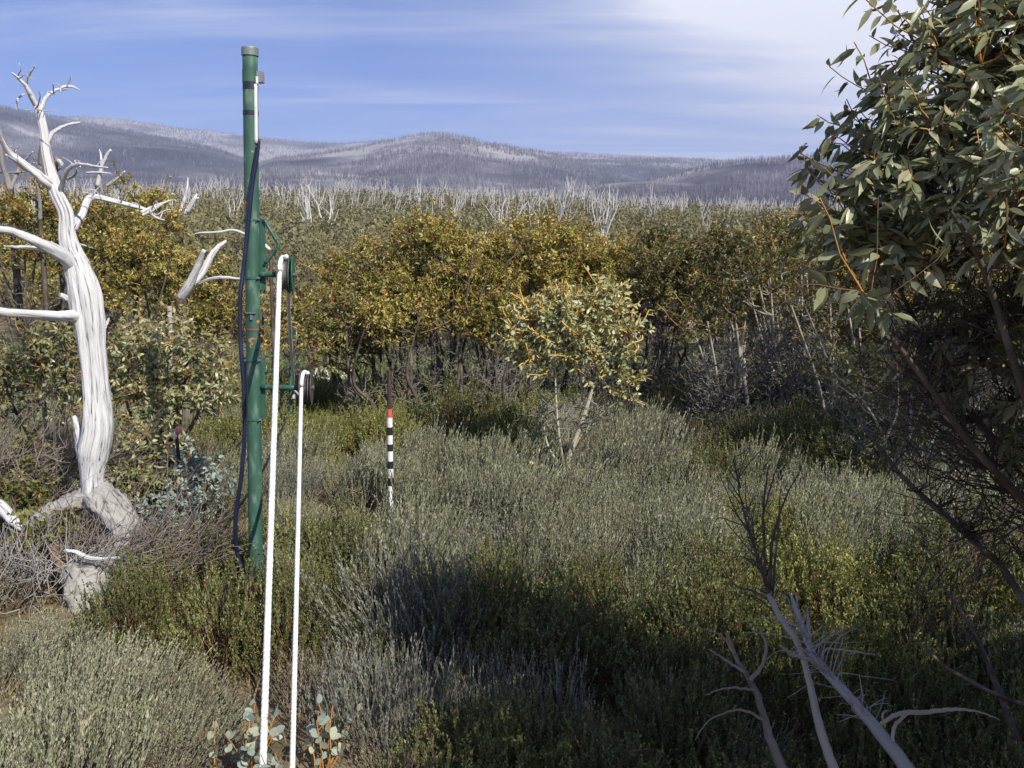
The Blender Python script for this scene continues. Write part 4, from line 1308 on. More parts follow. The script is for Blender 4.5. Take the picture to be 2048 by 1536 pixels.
# ------------------------------------------------------------------ hill forest and its dead trunks
def hill_crown(seed, n, size, rx=1.5, rz=1.5):
    mb = MB()
    cl = blob_points([((0, 0, 2.1), (rx, rx, rz))], 9)
    k = rng.integers(0, 9, n)
    p = cl[k] + unit(rng.normal(size=(n, 3))) * (rng.random((n, 1)) ** .4) * np.array([.75, .75, .6])
    d = unit(rng.normal(size=(n, 3)) + [0, 0, .5])
    mb.leaves(p, d, rng.normal(size=(n, 3)), size * rng.uniform(.6, 1.3, n), size * .55 * rng.uniform(.6, 1.3, n), LEAF_QUAD, np.clip(rng.normal(.45, .16, n) + rng.normal(0, .1, 9)[k], 0, 1))
    st = [np.array([[0, 0, -.3], [rng.normal(0, .2), rng.normal(0, .2), 1.0], [rng.normal(0, .6), rng.normal(0, .6), 2.4]]) for _ in range(3)]
    tr = MB()
    tr.tubes(np.array([spline(s, 5) for s in st]), np.linspace(.09, .03, 5)[None], 4)
    return mb, tr


def visible_xy(n, y0, y1, pw=1.0, margin=1.08):
    y = y0 + (y1 - y0) * rng.random(n) ** pw
    x = (rng.random(n) * 2 - 1) * y * (1024 / F) * margin
    return x, y


def hill_forest():
    protos = []
    for k in range(7):
        cr, tr = hill_crown(k, 700, 0.20, rng.uniform(1.1, 1.5), rng.uniform(.9, 1.3))
        o = tr.build('hill_gum', M['bark_dark'])
        c = cr.build('crown', M['forest'])
        protos.append((o, c))
        col.objects.unlink(o)
        col.objects.unlink(c)
    n = 300
    x, y = visible_xy(6000, 25, 84, .9)
    got = []
    for a, c in zip(x, y):                       # keep crowns apart
        if all((a - p) ** 2 + (c - q) ** 2 > 4.6 for p, q in got):
            got.append((a, c))
        if len(got) >= n:
            break
    for k, (a, c) in enumerate(got):
        o, cr = protos[k % 7][0].copy(), protos[k % 7][1].copy()
        col.objects.link(o)
        col.objects.link(cr)
        cr.parent = o
        o.location = (a, c, float(terr(a, c)))
        o.rotation_euler = (0, 0, rng.random() * 6.28)
        s = rng.uniform(.75, 1.2)
        o.scale = (s, s, s * rng.uniform(.85, 1.15))
        tag(o, 'round olive gum on the hillside beyond the thicket', 'tree', 'gums on the hillside')
    # the wood above them, one mass
    m = 5000
    x, y = visible_xy(m, 66, 262, .8, 1.15)
    z = terr(x, y)
    mb = MB()
    per = 64
    i = np.repeat(np.arange(m), per)
    s = rng.uniform(.8, 1.35, m)
    c = np.stack([x, y, z + 1.9 * s], -1)
    loc = unit(rng.normal(size=(m * per, 3))) * (rng.random((m * per, 1)) ** .45) * np.array([1.6, 1.6, 1.5])
    p = c[i] + loc * s[i][:, None]
    sz = .5 * rng.uniform(.6, 1.3, m * per)
    tt = np.clip(rng.normal(.45, .14, m)[i] + rng.normal(0, .12, m * per), 0, 1)
    mb.leaves(p, rng.normal(size=p.shape) + [0, 0, .5], rng.normal(size=p.shape), sz, sz * .6, LEAF_QUAD, tt)
    tag(mb.build('hill_forest', M['forest']), 'olive gum forest running up to the ridge', 'forest', None, 'stuff')


def snag_mesh(seed):
    mb = MB()
    ns = rng.integers(2, 5)
    for _ in range(ns):
        lx, ly = rng.normal(.5, .8), rng.normal(0, .6)
        h = rng.uniform(4.2, 6.2)
        P = np.array([[rng.normal(0, .2), rng.normal(0, .2), -.3], [lx * .25, ly * .3, h * .35], [lx * .7 + rng.normal(0, .2), ly * .7, h * .7], [lx * 1.1, ly, h]])
        P = spline(P, 8) + rng.normal(0, .07, (8, 3))
        r = np.linspace(.15, .04, 8)
        mb.tubes(P, r, 5)
        for q in range(rng.integers(2, 5)):
            t = rng.integers(3, 7)
            d = np.array([rng.normal(0, .7), rng.normal(0, .6), rng.uniform(.6, 1.5)])
            l = rng.uniform(.6, 1.3)
            B = np.array([P[t], P[t] + d * l * .5 + rng.normal(0, .1, 3), P[t] + d * l + [0, 0, .3 * l]])
            mb.tubes(spline(B, 5), np.linspace(r[t] * .7, .03, 5), 4)
    return mb


def snags():
    protos = []
    for k in range(14):
        o = snag_mesh(k).build('dead_gum', M['dead_far'])
        protos.append(o)
        col.objects.unlink(o)
    n = 0
    x1, y1 = visible_xy(190, 212, 252, 1.0)
    x2, y2 = visible_xy(110, 60, 215, .55)
    for k, (a, c) in enumerate(zip(np.r_[x1, x2], np.r_[y1, y2])):
        o = protos[k % 14].copy()
        col.objects.link(o)
        o.location = (a, c, float(terr(a, c)))
        o.rotation_euler = (rng.normal(0, .12), rng.normal(0, .12), rng.normal(0, 1.1))
        s = rng.uniform(.55, 1.25)
        o.scale = (s * rng.uniform(.6, 1.1), s, s * rng.uniform(.8, 1.2))
        tag(o, 'silvery dead gum trunk standing above the hill forest', 'dead tree', 'dead gum trunks on the hill')
    mb = MB()
    x, y = visible_xy(1500, 120, 256, .4)
    for a, c in zip(x, y):
        z = float(terr(a, c))
        for q in range(rng.integers(1, 3)):
            h = rng.uniform(3.5, 5.8)
            lx = rng.normal(.4, .9)
            P = spline(np.array([[a, c, z], [a + lx * .3, c, z + h * .45], [a + lx + rng.normal(0, .3), c, z + h]]), 5)
            mb.tubes(P, np.linspace(.12, .035, 5), 4)
    tag(mb.build('dead_timber', M['dead_far']), 'scatter of smaller silvery dead trunks through the hill forest', 'dead trees', None, 'stuff')


hill_forest()
snags()


# ------------------------------------------------------------------ heath shrubs
def shrub(seed, rx, rz, n_shoot, shoot, upright, per, leaf, mats, leafang=0.6, lean=(0, 0), stem_r=0.004, tip=0.85, tint=(.5, .2), bushy=0.55):
    mb = MB()
    d = unit(rng.normal(size=(n_shoot, 3)))
    d[:, 2] = np.abs(d[:, 2])
    r = tip * (bushy + (1 - bushy) * rng.random((n_shoot, 1)) ** .6) * rng.uniform(.85, 1.12, (n_shoot, 1))
    lob = 1 + .22 * np.sin(np.arctan2(d[:, 1], d[:, 0]) * 3 + seed)[:, None]
    tipp = d * r * np.array([rx, rx, rz]) * lob + np.array([0, 0, .03])
    dr = unit(unit(d * [1, 1, rz / rx]) * (1 - upright) + np.array([lean[0], lean[1], 1]) * upright + rng.normal(0, .16, d.shape))
    ln = shoot * rng.uniform(.6, 1.3, n_shoot)
    b = tipp - dr * ln[:, None] * .7
    b[:, 2] = np.maximum(b[:, 2], 0.0)
    tp = b + dr * ln[:, None]
    mid = (b + tp) / 2 + rng.normal(0, .06, b.shape) * ln[:, None]
    t = np.linspace(0, 1, 4)[None, :, None]
    P = b[:, None] * (1 - t) ** 2 + 2 * mid[:, None] * t * (1 - t) + tp[:, None] * t ** 2
    mb.tubes(P, np.linspace(stem_r * .6, stem_r * .25, 4)[None], 3, mat=1)
    ns = max(12, n_shoot // 6)
    k = rng.integers(0, n_shoot, ns)
    root = rng.normal(0, .12 * rx, (ns, 3)) * [1, 1, 0]
    P2 = np.stack([root, root * .5 + b[k] * .5 + [0, 0, .02], b[k]], 1)
    mb.tubes(P2, np.linspace(stem_r * 1.3, stem_r * .6, 3)[None], 3, mat=1)
    pos, dd, nr = leaf_on(P, per, .12, leafang, -.15)
    n = len(pos)
    tt = np.clip(tint[0] + np.repeat(rng.normal(0, tint[1] * .7, n_shoot), per) + rng.normal(0, tint[1], n), 0, 1)
    mb.leaves(pos, dd, nr, leaf[0] * rng.uniform(.6, 1.3, n), leaf[1] * rng.uniform(.7, 1.3, n), LEAF_QUAD, tt)
    return mb


KIND = {}


def add_kind(key, name, mats, label, group, n, maker, cat='shrub'):
    protos = []
    for k in range(n):
        o = maker(k).build(name, [M[mats[0]], M[mats[1]]])
        col.objects.unlink(o)
        protos.append(o)
    KIND[key] = dict(protos=protos, label=label, group=group, cat=cat, count=0)


add_kind('wispy', 'heath_shrub', ('heath_grey', 'dead_brown'), 'wispy grey green heath shrub', 'grey green heath shrubs', 5,
         lambda k: shrub(k, .34, .38, 210, .30, .76, 36, (.019, .0058), None, .2, (.25, .1), .0035, tint=(.5, .2)))
add_kind('pale', 'heath_shrub', ('heath_grey', 'dead_brown'), 'pale grey heath shrub with swept shoots', 'pale heath shrubs', 4,
         lambda k: shrub(k, .34, .32, 230, .26, .8, 40, (.0135, .0045), None, .22, (.5, .1), .003, tint=(.66, .16)))
add_kind('blue', 'heath_shrub', ('heath_blue', 'dead_brown'), 'blue grey feathery heath shrub', 'blue grey heath shrubs', 3,
         lambda k: shrub(k, .36, .38, 220, .30, .78, 38, (.017, .0048), None, .2, (.12, .1), .003, tint=(.5, .2)))
add_kind('yellow', 'leafy_shrub', ('heath_yellow', 'twig_brown'), 'yellow green shrub with dense shoots', 'yellow green shrubs', 4,
         lambda k: shrub(k, .36, .36, 320, .14, .66, 34, (.0155, .0075), None, .5, (.05, 0), .003, tint=(.55, .2), bushy=.6))
add_kind('green', 'leafy_shrub', ('heath_green', 'twig_brown'), 'fresh green shrub with plump shoots', 'fresh green shrubs by the pole', 3,
         lambda k: shrub(k, .36, .33, 250, .19, .66, 44, (.0135, .0045), None, .42, (-.25, 0), .004, tint=(.55, .2)))
add_kind('dark', 'leafy_shrub', ('heath_dark', 'twig_brown'), 'dark olive small leaved shrub', 'dark olive shrubs', 4,
         lambda k: shrub(k, .38, .40, 340, .15, .6, 34, (.0145, .0065), None, .5, (.05, 0), .003, tint=(.5, .2), bushy=.6))
add_kind('dry', 'heath_shrub', ('heath_dry', 'dead_brown'), 'dry brown heath shrub', 'dry brown heath shrubs', 3,
         lambda k: shrub(k, .30, .28, 200, .18, .66, 22, (.015, .005), None, .35, (.1, 0), .0035, tint=(.5, .2)))

REG = [  # photo regions of the heath: x0, x1, y0, y1, kinds with weights (first match wins)
    (280, 560, 1120, 1330, 'green:6 dark:1'),
    (0, 430, 1160, 1560, 'pale:8 wispy:1'),
    (-300, 300, 1180, 1600, 'pale:6 wispy:1'),
    (370, 480, 1370, 1600, 'bare:9 dry:2'),
    (400, 660, 1300, 1600, 'dry:4 dark:2 bare:3 yellow:1'),
    (560, 880, 800, 890, 'yellow:7 wispy:1'),
    (890, 1060, 800, 885, 'yellow:4 dark:3 dry:1'),
    (540, 760, 1040, 1190, 'dark:2 yellow:1 wispy:6 dry:1'),
    (640, 960, 1180, 1400, 'blue:6 dark:2'),
    (1430, 1650, 1000, 1090, 'yellow:5 wispy:3'),
    (1480, 1800, 1100, 1360, 'yellow:9 green:1'),
    (1540, 1760, 860, 985, 'dark:7 dry:1'),
    (900, 1120, 1150, 1600, 'dark:6 wispy:1 blue:1 dry:1'),
    (1120, 1500, 1160, 1600, 'dark:7 green:2 wispy:1'),
    (640, 900, 1380, 1600, 'dark:5 dry:3 blue:2'),
    (1480, 2500, 1340, 1700, 'dark:8 dry:1'),
    (1750, 2500, 1120, 1340, 'dark:7 dry:2 blue:1'),
    (-400, 170, 880, 1180, 'dry:6 dark:1'),
    (170, 480, 880, 1160, 'dry:2 bare:3 dark:1 wispy:1'),
    (400, 560, 820, 1120, 'wispy:5 yellow:3 bare:1'),
    (1340, 1560, 830, 960, 'dark:4 dry:3'),
    (-400, 2500, 820, 1140, 'wispy:10 dry:.7 blue:1'),
    (-400, 2500, 700, 830, 'dry:3 dark:3 yellow:2'),
]


def place_heath():
    spots = []
    y = 3.15
    while y < 13.2:
        sp = 0.31 + 0.018 * y
        half = y * 1024 / F * 1.06 + 0.45
        for x in np.arange(-half, half, sp):
            spots.append((x + rng.normal(0, sp * .25), y + rng.normal(0, sp * .25)))
        y += sp * .92
    # big dark round bush by the pale trunks, plus scattered taller ones
    for px_, Y_ in [(1640, 8.6), (1690, 8.9), (1600, 8.9), (1720, 8.4)]:
        put('dark', gpt(px_, Y_), 1.75)
    n = 0
    for (x, y) in spots:
        z = float(terr(x, y))
        px, py = pix(np.array([x, y, z + .22]))
        px, py = px[0], py[0]
        kinds = None
        jx, jy = px + rng.normal(0, 22), py + rng.normal(0, 12)
        for x0, x1, y0, y1, ks in REG:
            if x0 <= jx <= x1 and y0 <= jy <= y1:
                kinds = ks
                break
        if kinds is None:
            kinds = 'dark:3 dry:2 wispy:2' if py > 900 else 'wispy:3 dry:2'
        ks = [k.split(':') for k in kinds.split()]
        w = np.array([float(a[1]) for a in ks])
        k = ks[rng.choice(len(ks), p=w / w.sum())][0]
        if k == 'bare':
            continue
        # clear feet
        if (x - POLE_X) ** 2 + (y - 5.35) ** 2 < .05:
            continue
        if 7.5 < y < 8.75 and abs(x - GX * y / 8.6) < .17:
            continue
        if y < 4.15 and 400 < px < 720 and rng.random() < .62:
            continue
        if y < 4.1 and abs(x - gpt(555, y)[0]) < .24:
            continue
        if abs(x - MARK_X * y / 7.2) < .27 and 6.1 < y < 7.35:
            continue
        if abs(x - gpt(185, y)[0]) < .27 and 4.9 < y < 6.1:
            continue
        big = 1.05 if y < 4.4 else 2.2
        put(k, np.array([x, y, z]), min(big, rng.uniform(.62, 1.3) * (1.15 if k in ('dark', 'yellow') else 1) * (1.4 if rng.random() < .13 else 1)))


PLACES = [(783, 1060, 'around the striped marker pole'), (1125, 980, 'around the foot of the middle gum'), (520, 1230, 'at the foot of the green pole'), (190, 1190, 'by the grey stump'), (150, 1450, 'in the sunny lower corner'),
          (570, 1450, 'by the lower ends of the ropes'), (850, 1300, 'inside the big shadow'), (1150, 1450, 'deep in the big shadow'), (1650, 1220, 'behind the bare sapling'), (1680, 930, 'beside the slender pale trunks'), (1900, 1050, 'below the pale trunked gums'),
          (1900, 1400, 'by the dark slanting branches'), (700, 850, 'behind the lower pulley'), (950, 860, 'at the edge of the thicket'), (1400, 900, 'under the shaded thicket'), (1350, 1080, 'in the open heath below the middle gum'), (90, 950, 'on the bank behind the dead tree'),
          (1560, 1060, 'among the upper twigs of the bare sapling'), (960, 1080, 'in the open heath between marker pole and middle gum'), (1450, 1400, 'by the foot of the bare sapling')]


def put(k, p, s):
    K_ = KIND[k]
    if K_['count'] >= 295:
        k = {'wispy': 'blue', 'dark': 'dry'}.get(k, 'dry')
        K_ = KIND[k]
        if K_['count'] >= 295:
            return
    o = K_['protos'][K_['count'] % len(K_['protos'])].copy()
    col.objects.link(o)
    o.location = tuple(p)
    o.rotation_euler = (rng.normal(0, .05), rng.normal(0, .05), rng.normal(0, .45) if k in ('pale', 'wispy', 'green') else rng.random() * 6.28)
    o.scale = (s, s, s * rng.uniform(.85, 1.15))
    px, py = pix(np.asarray(p)[None])
    _, where = min(((px[0] - a) ** 2 * .35 + (py[0] - c) ** 2, w) for a, c, w in PLACES)
    size = 'large ' if s > 1.2 else ('small ' if s < .88 else '')
    tag(o, size + K_['label'] + ' ' + where, K_['cat'], K_['group'])
    K_['count'] += 1


MARK_X = gpt(783, 7.2)[0]
POLE_X = gpt(513, 5.45)[0]
place_heath()


def undergrowth():
    n = 52000
    y = 3.0 + 11.5 * rng.random(n) ** .8
    x = (rng.random(n) * 2 - 1) * (y * 1024 / F * 1.05 + .3)
    z = terr(x, y)
    # thin out where the sandy soil shows
    px, py = pix(np.stack([x, y, z], -1))
    bare = ((px > 355) & (px < 480) & (py > 1380)) & (rng.random(n) < .8)
    x, y, z = x[~bare], y[~bare], z[~bare]
    n = len(x)
    p = np.stack([x, y, z], -1)
    d = unit(rng.normal(0, .6, (n, 3)) + [.1, 0, .7])
    mb = MB()
    mb.leaves(p, d, rng.normal(size=(n, 3)), rng.uniform(.05, .16, n), rng.uniform(.004, .010, n), LEAF_QUAD, np.clip(rng.normal(.45, .2, n), 0, 1))
    tag(mb.build('undergrowth', M['heath_dry']), 'short dry undergrowth and litter between the heath shrubs', 'undergrowth', None, 'stuff')
    # sunny grass of the clearing beyond the thicket
    n = 30000
    y = 13 + 27 * rng.random(n) ** .9
    x = (rng.random(n) * 2 - 1) * (y * 1024 / F * 1.05)
    p = np.stack([x, y, terr(x, y)], -1)
    mb = MB()
    d = unit(rng.normal(0, .4, (n, 3)) + [0, 0, .8])
    mb.leaves(p, d, rng.normal(size=(n, 3)), rng.uniform(.12, .34, n), rng.uniform(.02, .05, n), LEAF_QUAD, np.clip(rng.normal(.6, .2, n), 0, 1))
    tag(mb.build('clearing_grass', M['heath_dark']), 'yellow green grass and low scrub of the clearing behind the thicket', 'grass', None, 'stuff')


undergrowth()


# blue grey juvenile gums at the foot of the ropes
def seedling(px, py, w, h, Y, label, n=34):
    b = gpt(px, Y, 0)
    root = thing('gum_seedling', b, label, 'seedling')
    st = MB()
    lv = []
    for k in range(n // 5):
        tipp = at(px + rng.normal(0, w * .4), py + rng.normal(0, h * .35), Y + rng.normal(0, .1))
        P = spline([b + rng.normal(0, .02, 3) * [1, 1, 0], b * .5 + tipp * .5 + rng.normal(0, .03, 3), tipp], 8)
        st.tubes(P, np.linspace(.005, .002, 8), 5)
        for q in range(6):
            i = rng.integers(3, 8)
            lv.append((P[i], unit(unit(rng.normal(size=3)) + [0, -.35, .35])))
    st.build('stem', M['twig_orange'], root, b)
    tv = np.array([[0, 0, 0], [.2, -.36, .03], [.2, .36, .03], [.5, -.5, .05], [.5, 0, .0], [.5, .5, .05], [.8, -.36, .02], [.8, .36, .02], [1, 0, -.04]])
    tf = [np.array([[0, 1, 2], [1, 3, 4], [1, 4, 2], [2, 4, 5], [6, 8, 7], [3, 6, 4], [6, 7, 4], [7, 5, 4]])]
    ms = []
    for q in range(4):
        mb = MB()
        mb.add(tv, tf, .25 + .2 * q)
        o = mb.build('leaf', M['gum_blue'])
        ms.append(o.data)
        bpy.data.objects.remove(o)
    for p, d in lv:
        nr = unit(np.array([0, -.5, .7]) + rng.normal(0, .5, 3))
        s = unit(np.cross(d, nr))
        nn_ = np.cross(s, d)
        Ln = rng.uniform(.034, .054)
        o = bpy.data.objects.new('leaf', ms[rng.integers(0, 4)])
        col.objects.link(o)
        o.parent = root
        m = Matrix.Identity(4)
        for r_ in range(3):
            m[r_][0], m[r_][1], m[r_][2], m[r_][3] = d[r_] * Ln, s[r_] * Ln * .72, nn_[r_] * Ln, p[r_] - b[r_]
        o.matrix_basis = m


seedling(500, 1450, 110, 80, 3.42, 'blue grey round leaved gum seedling in the sun beside the thicker rope', 60)
seedling(645, 1425, 80, 55, 3.45, 'blue grey round leaved gum seedling at the edge of the big shadow', 40)
seedling(552, 1510, 60, 40, 3.2, 'small blue grey gum seedling between the two ropes', 28)
seedling(1065, 925, 32, 16, 8.3, 'tiny blue grey gum seedling in the heath beside the middle gum', 18)

# ------------------------------------------------------------------ green pole with its pulleys
PB, PT = at(513, 1240, 5.45), at(500, 104, 5.40)
PB = PB + (PB - PT) * 0.03


def pole(py):
    """point of the pole axis on photo row py"""
    lo, hi = 0.0, 1.0
    for _ in range(40):
        t = (lo + hi) / 2
        y = pix(PB * (1 - t) + PT * t)[1][0]
        if y > py: lo = t
        else: hi = t
    return PB * (1 - lo) + PT * lo


px_m = 5.42 / F
AX = unit(PT - PB)
PR = 14.2 * px_m
gb = np.array([PB[0], PB[1], float(terr(PB[0], PB[1]))])
gp = thing('pulley_pole', gb, 'tall green steel pole with chipped rusty paint carrying two rope pulleys', 'pole')
mb = MB()
P = np.array([PB * (1 - t) + PT * t for t in np.linspace(0, 1, 40)])
mb.tubes(P, PR, 28, cap=True)
mb.build('shaft', M['green_paint'], gp, gb)


def ring(py0, py1, r, name, mat, parent=gp, seg=28):
    mb = MB()
    a, c = pole(py0), pole(py1)
    l = np.linalg.norm(a - c)
    mb.lathe([(PR * .95, 0), (r, 0), (r, l), (PR * .95, l)], c, a - c, seg, smooth=False)
    return mb.build(name, mat, parent, gb)


mb = MB()
a = pole(112)
mb.lathe([(PR * .9, 0), (PR * 1.14, 0), (PR * 1.14, 13 * px_m), (PR * 1.1, 15 * px_m), (0.001, 15.5 * px_m)], a, AX, 28)
mb.build('cap', M['green_grey'], gp, gb)
ring(165, 180, PR * 1.03, 'tape_band', M['tape'])
ring(222, 231, PR * 1.05, 'tape_band', M['tape'])
ring(140, 165, PR * 1.05, 'collar', M['green_paint'])
mb = MB()
mb.box(pole(155) + np.array([PR + .017, 0, 0]), (.033, .05, .062))
mb.build('sensor_box', M['steel'], gp, gb)
mb = MB()
mb.box(pole(160) + np.array([PR + .004, -.028, -.006]), (.012, .012, .04))
mb.build('mounting_clip', M['white_plastic'], gp, gb)
mb = MB()
cp = [pole(y) + np.array([PR * .86, -PR * .55, 0]) for y in np.linspace(170, 288, 10)]
mb.tubes(spline(cp, 16), 3.6 * px_m, 10, cap=True)
mb.build('conduit', M['white_plastic'], gp, gb)


def clamp(py, mat, bolts=True):
    mb = MB()
    c = pole(py)
    mb.lathe([(PR * .98, -.006), (PR * 1.09, -.006), (PR * 1.09, .006), (PR * .98, .006)], c, AX, 28)
    o = mb.build('clamp', M[mat], gp, gb)
    if bolts:
        for sx in (1, -1):
            b_ = MB()
            q = c + np.array([sx * PR * 1.02, -PR * .75, 0])
            b_.lathe([(0.001, -.018), (.0075, -.018), (.0075, -.006), (.0042, -.006), (.0042, .02), (0.001, .02)], q, (0, -1, 0.05), 6)
            b_.build('bolt', M['steel'], o, gb)
    return o


for py, mt in ((440, 'green_bracket'), (556, 'green_bracket'), (720, 'green_bracket'), (838, 'green_bracket'), (658, 'rusty')):
    clamp(py, mt, mt != 'rusty')
mb = MB()
mb.box(pole(625) + np.array([0, -PR * 1.05, .0]), (.058, .02, .006))
mb.box(pole(630) + np.array([0.004, -PR * 1.1, -.012]), (.014, .014, .03))
mb.build('cleat', M['steel'], gp, gb)
# backing plates
rot = np.array([AX[0] / AX[2], AX[1] / AX[2]])
for (x0, x1, y0, y1) in ((505, 531, 437, 580), (488, 533, 716, 838)):
    mb = MB()
    A, B = pole(y0), pole(y1)
    xc = ((x0 + x1) / 2 - (507 if y0 < 600 else 511)) * px_m
    hw = (x1 - x0) / 2 * px_m
    v = []
    for c in (B, A):
        for dx in (-hw, hw):
            for dy in (PR * .35, PR * .5):
                v.append(c + np.array([xc + dx, dy, 0]))
    mb.add(np.array(v), np.array([[0, 1, 3, 2], [4, 6, 7, 5], [0, 4, 5, 1], [2, 3, 7, 6], [0, 2, 6, 4], [1, 5, 7, 3]]), smooth=False)
    mb.build('backing_plate', M['green_bracket'], gp, gb)
mb = MB()
Yh = 5.42
mb.tubes(spline([at(528, 438, Yh), at(541, 461, Yh), at(554, 483, Yh - .02)], 8), 3.6 * px_m, 8, cap=True)
mb.tubes(spline([at(554, 482, Yh - .02), at(557, 488, Yh - .02), at(556, 496, Yh - .02)], 6), 3.6 * px_m, 8)
mb.tubes(spline([at(556, 495, Yh - .02), at(544, 510, Yh), at(530, 527, Yh)], 8), 3.4 * px_m, 8, cap=True)
mb.build('rope_guard', M['green_bracket'], gp, gb)
mb = MB()
mb.tubes(spline([at(531, 713, 5.44), at(560, 712, 5.44)], 4), 1.8 * px_m, 6, cap=True)
mb.tubes(spline([at(531, 746, 5.44), at(560, 731, 5.44)], 4), 2.2 * px_m, 6, cap=True)
mb.build('stay_rod', M['green_bracket'], gp, gb)


def pulley(cx, cy, half, rad, arm_y, rim_mat, yaw):
    c = at(cx, cy, 5.40)
    ax = unit(np.array([1, yaw, -.03]))
    r, w = rad * px_m, half * px_m
    arm = MB()
    s = pole(arm_y) + np.array([PR * .8, 0, 0])
    e = c - ax * w * 1.0
    e[2] = c[2]
    arm.tubes(spline([s, e], 5), 5.5 * px_m, 12, cap=True)
    ao = arm.build('pulley_arm', M['green_bracket'], gp, gb)
    hb = MB()
    hb.lathe([(.001, -w * 1.1), (.017, -w * 1.1), (.017, -w * .6), (.012, -w * .6), (.012, w * 1.25), (.018, w * 1.25), (.018, w * 1.4), (.001, w * 1.4)], c, ax, 16)
    hb.build('hub', M['groove'], ao, gb)
    g = MB()
    g.lathe([(r * .4, -w * .5), (r * .95, -w * .52), (r * .82, -w * .15), (r * .80, 0), (r * .82, w * .15), (r * .95, w * .4), (r * .4, w * .4)], c, ax, 40)
    wh = g.build('pulley_wheel', M['groove'], gp, gb)
    for (o0, rr) in ((-w * .62, .98), (w * .46, 1.02)):
        f = MB()
        f.lathe([(.018, 0), (r * rr * .86, 0), (r * rr, -.004 if o0 < 0 else .004), (r * rr, .005 if o0 < 0 else .010), (r * rr * .84, .006), (.018, .006)], c + ax * o0, ax, 40)
        f.build('flange', M[rim_mat], wh, gb)
    ot = MB()
    ot.lathe([(.018, 0), (r * .98, 0), (r * 1.04, .003), (r * 1.04, .008), (.018, .006)], c + ax * w * .88, ax, 40)
    ot.build('guard_plate', M[rim_mat], wh, gb)
    return c, r


c1, r1 = pulley(569, 549, 17, 37, 549, 'green_bracket', .16)
c2, r2 = pulley(610, 775, 13, 35, 774, 'dark_rim', .14)


# ropes: three strands twisted together
def rope(path, r, name, label):
    n = 900
    S_ = spline(path, n)
    seg = np.linalg.norm(np.diff(S_, axis=0), axis=1)
    ln = np.r_[0, np.cumsum(seg)]
    T = unit(np.gradient(S_, axis=0))
    U = unit(np.cross(T, [1, .05, .02]))
    W = np.cross(T, U)
    mb = MB()
    for k in range(3):
        th = ln / (r * 5.5) * 2 * math.pi + k * 2 * math.pi / 3
        P = S_ + (np.cos(th)[:, None] * U + np.sin(th)[:, None] * W) * r * .2
        mb.tubes(P, r * .82, 8)
    b0 = S_[0]
    return tag(mb.build(name, M['rope'], None, b0), label, 'rope')


def rope_path(c, r, px_end, Y_end, back, rx):
    """from the ground, up over the sheave, away behind it"""
    end = at(*px_end, Y_end)
    top = c + np.array([rx, 0, r * .9])
    front = c + np.array([rx, -r * .9, 0])
    a = [end + (end - front) * .12, end, end * .66 + front * .34, end * .33 + front * .67, front]
    arc = [c + np.array([rx, -math.cos(t) * r * .9, math.sin(t) * r * .9]) for t in np.linspace(.35, 2.5, 6)]
    return np.array(a + arc + [np.array(p) for p in back])


back1 = [at(579, 650, 7.2), at(584, 720, 9.2), at(588, 770, 11.0)]
back2 = [at(606, 800, 7.0), at(598, 790, 9.0), at(588, 780, 11.0)]
rope(rope_path(c1, r1, (526, 1520, ), 3.25, back1, -.004), 5.0 * px_m, 'rope', 'thick white rope running from the upper pulley down towards the viewer')
rope(rope_path(c2, r2, (585, 1520), 3.35, back2, .0), 4.0 * px_m, 'rope', 'thinner white rope running from the lower pulley down towards the viewer')

# cable strapped to the pole
rows = [(519, 278), (516, 300), (511, 330), (504, 372), (499, 420), (495, 460), (491, 500), (486, 545), (481, 585), (480, 620), (480, 660), (482, 700), (486, 750), (488, 790), (489, 840), (488, 890), (484, 940), (478, 985), (472, 1030), (471, 1070), (475, 1110), (487, 1145), (503, 1175), (520, 1198), (532, 1222)]
pts = []
for i, (x, y) in enumerate(rows):
    pts.append(at(x, y, 5.34 if i < 8 else (5.32 if i < 20 else 5.34)))
mb = MB()
mb.tubes(spline(pts, 120), np.r_[np.linspace(2.2, 4.3, 10), np.full(110, 4.3)] * px_m, 10, cap=True)
tag(mb.build('cable', M['cable'], None, pts[-1]), 'dark blue black cable hanging loosely down the green pole', 'cable')

# second, distant pole of the rope line
b = gpt(584, 11.0)
fp = thing('pulley_pole', b, 'small distant green post with steel rods behind the pulleys', 'pole')
mb = MB()
mb.tubes(spline([b - [0, 0, .1], at(581, 800, 11), at(582, 720, 11), at(580, 648, 11)], 8), .022, 10, cap=True)
mb.build('shaft', M['green_paint'], fp, b)
mb = MB()
mb.box(at(583, 668, 10.95), (.05, .05, .14))
mb.box(at(582, 685, 10.95), (.07, .04, .02))
mb.build('bracket', M['green_bracket'], fp, b)
mb = MB()
mb.tubes(spline([at(593, 655, 10.98), at(591, 710, 10.98), at(588, 768, 10.98)], 6), .009, 6, cap=True)
mb.tubes(spline([at(582, 653, 10.98), at(593, 656, 10.98)], 4), .009, 6, cap=True)
mb.build('steel_rod', M['steel'], fp, b)
mb = MB()
mb.box(at(582, 696, 10.9), (.035, .03, .07))
mb.build('reflector', M['white_plastic'], fp, b)
mb = MB()
mb.box(at(588, 793, 10.9), (.03, .03, .05))
mb.build('reflector', M['white_plastic'], fp, b)

# ------------------------------------------------------------------ striped marker pole
YB = 7.2
base = gpt(783, YB)
sp = thing('marker_pole', base, 'black and white banded marker pole with a red band and brown rod on top', 'marker pole')
k = YB / F


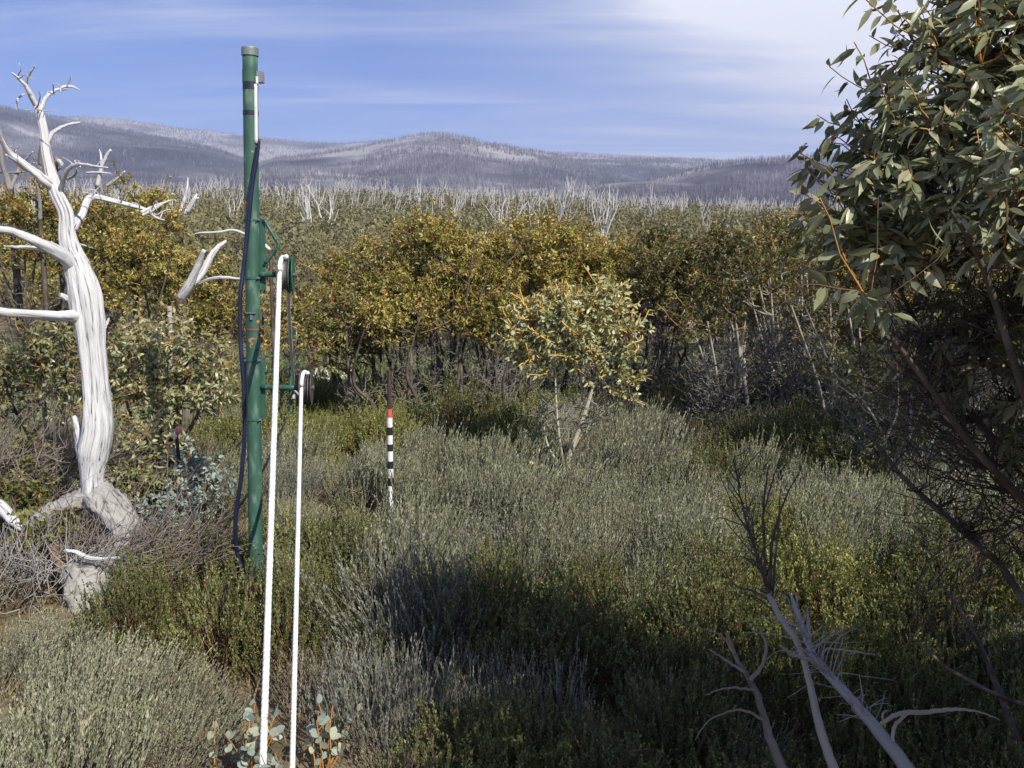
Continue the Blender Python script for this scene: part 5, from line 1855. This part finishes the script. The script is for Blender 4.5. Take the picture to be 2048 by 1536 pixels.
def band(x, y0, y1, w, mat, name, lab=None):
    a, c = at(x, y0, YB), at(x + (y1 - y0) * .012, y1, YB)
    mb = MB()
    l = np.linalg.norm(a - c)
    mb.lathe([(.001, 0), (w / 2 * k, 0), (w / 2 * k, l), (.001, l)], c, a - c, 20)
    o = mb.build(name, M[mat], sp, base)
    if lab: o['label'] = lab


band(778, 740, 818, 8, 'rod_brown', 'rod')
ys = [818, 835, 854, 870, 888, 902, 922, 937, 955, 971]
for i in range(len(ys) - 1):
    band(779 + i * .3, ys[i], ys[i + 1], 11.6, 'band_red' if i == 0 else ('band_white' if i % 2 else 'band_black'), 'band', 'faded red band at the top' if i == 0 else None)
band(781.6, 971, 1023, 11.4, 'band_white', 'band')
a, c = at(782, 1022, YB), base - np.array([0, 0, .1])
mb = MB()
mb.tubes(spline([a, c], 4), 3.4 * k, 12, cap=True)
mb.build('foot', M['band_white'], sp, base)

# stake with pink flagging by the dead tree
base = gpt(362, 6.9)
st = thing('marker_stake', base, 'dark stake topped with pink flagging and white spiral tape', 'stake')
Ys = 6.9
mb = MB()
mb.tubes(spline([base - [0, 0, .1], at(361, 1000, Ys), at(358, 930, Ys), at(353, 868, Ys)], 8), .014, 8, cap=True)
mb.build('post', M['stake'], st, base)
mb = MB()
mb.lathe([(.001, -.03), (.022, -.028), (.03, 0), (.024, .026), (.001, .03)], at(357, 860, Ys - .03), (.4, -.5, .7), 10, smooth=True)
mb.build('flagging', M['pink'], st, base)
mb = MB()
mb.lathe([(.001, -.02), (.018, -.02), (.018, .02), (.001, .02)], at(348, 872, Ys - .03), (1, -.2, -.2), 10)
mb.build('tape_roll', M['white_plastic'], st, base)
mb = MB()
t = np.linspace(0, 1, 90)
lineP = np.array([at(361.5, 912 + q * 78, Ys - .0) for q in t])
spi = lineP + np.stack([np.cos(t * 2 * math.pi * 6), np.sin(t * 2 * math.pi * 6), 0 * t], -1) * .020
mb.tubes(spi, .0055, 6, cap=True)
mb.build('spiral_tape', M['white_plastic'], st, base)
mb = MB()
b = gpt(341, 8.6)
mb.tubes(spline([b, at(341, 700, 8.6), at(339, 612, 8.6)], 8), np.linspace(.02, .022, 8), 8, cap=True)
tag(mb.build('wooden_post', M['stump'], None, b), 'slim grey post with a pale top rising behind the sage gum', 'post')


for _k, _v in KIND.items():
    print('kind', _k, _v['count'])
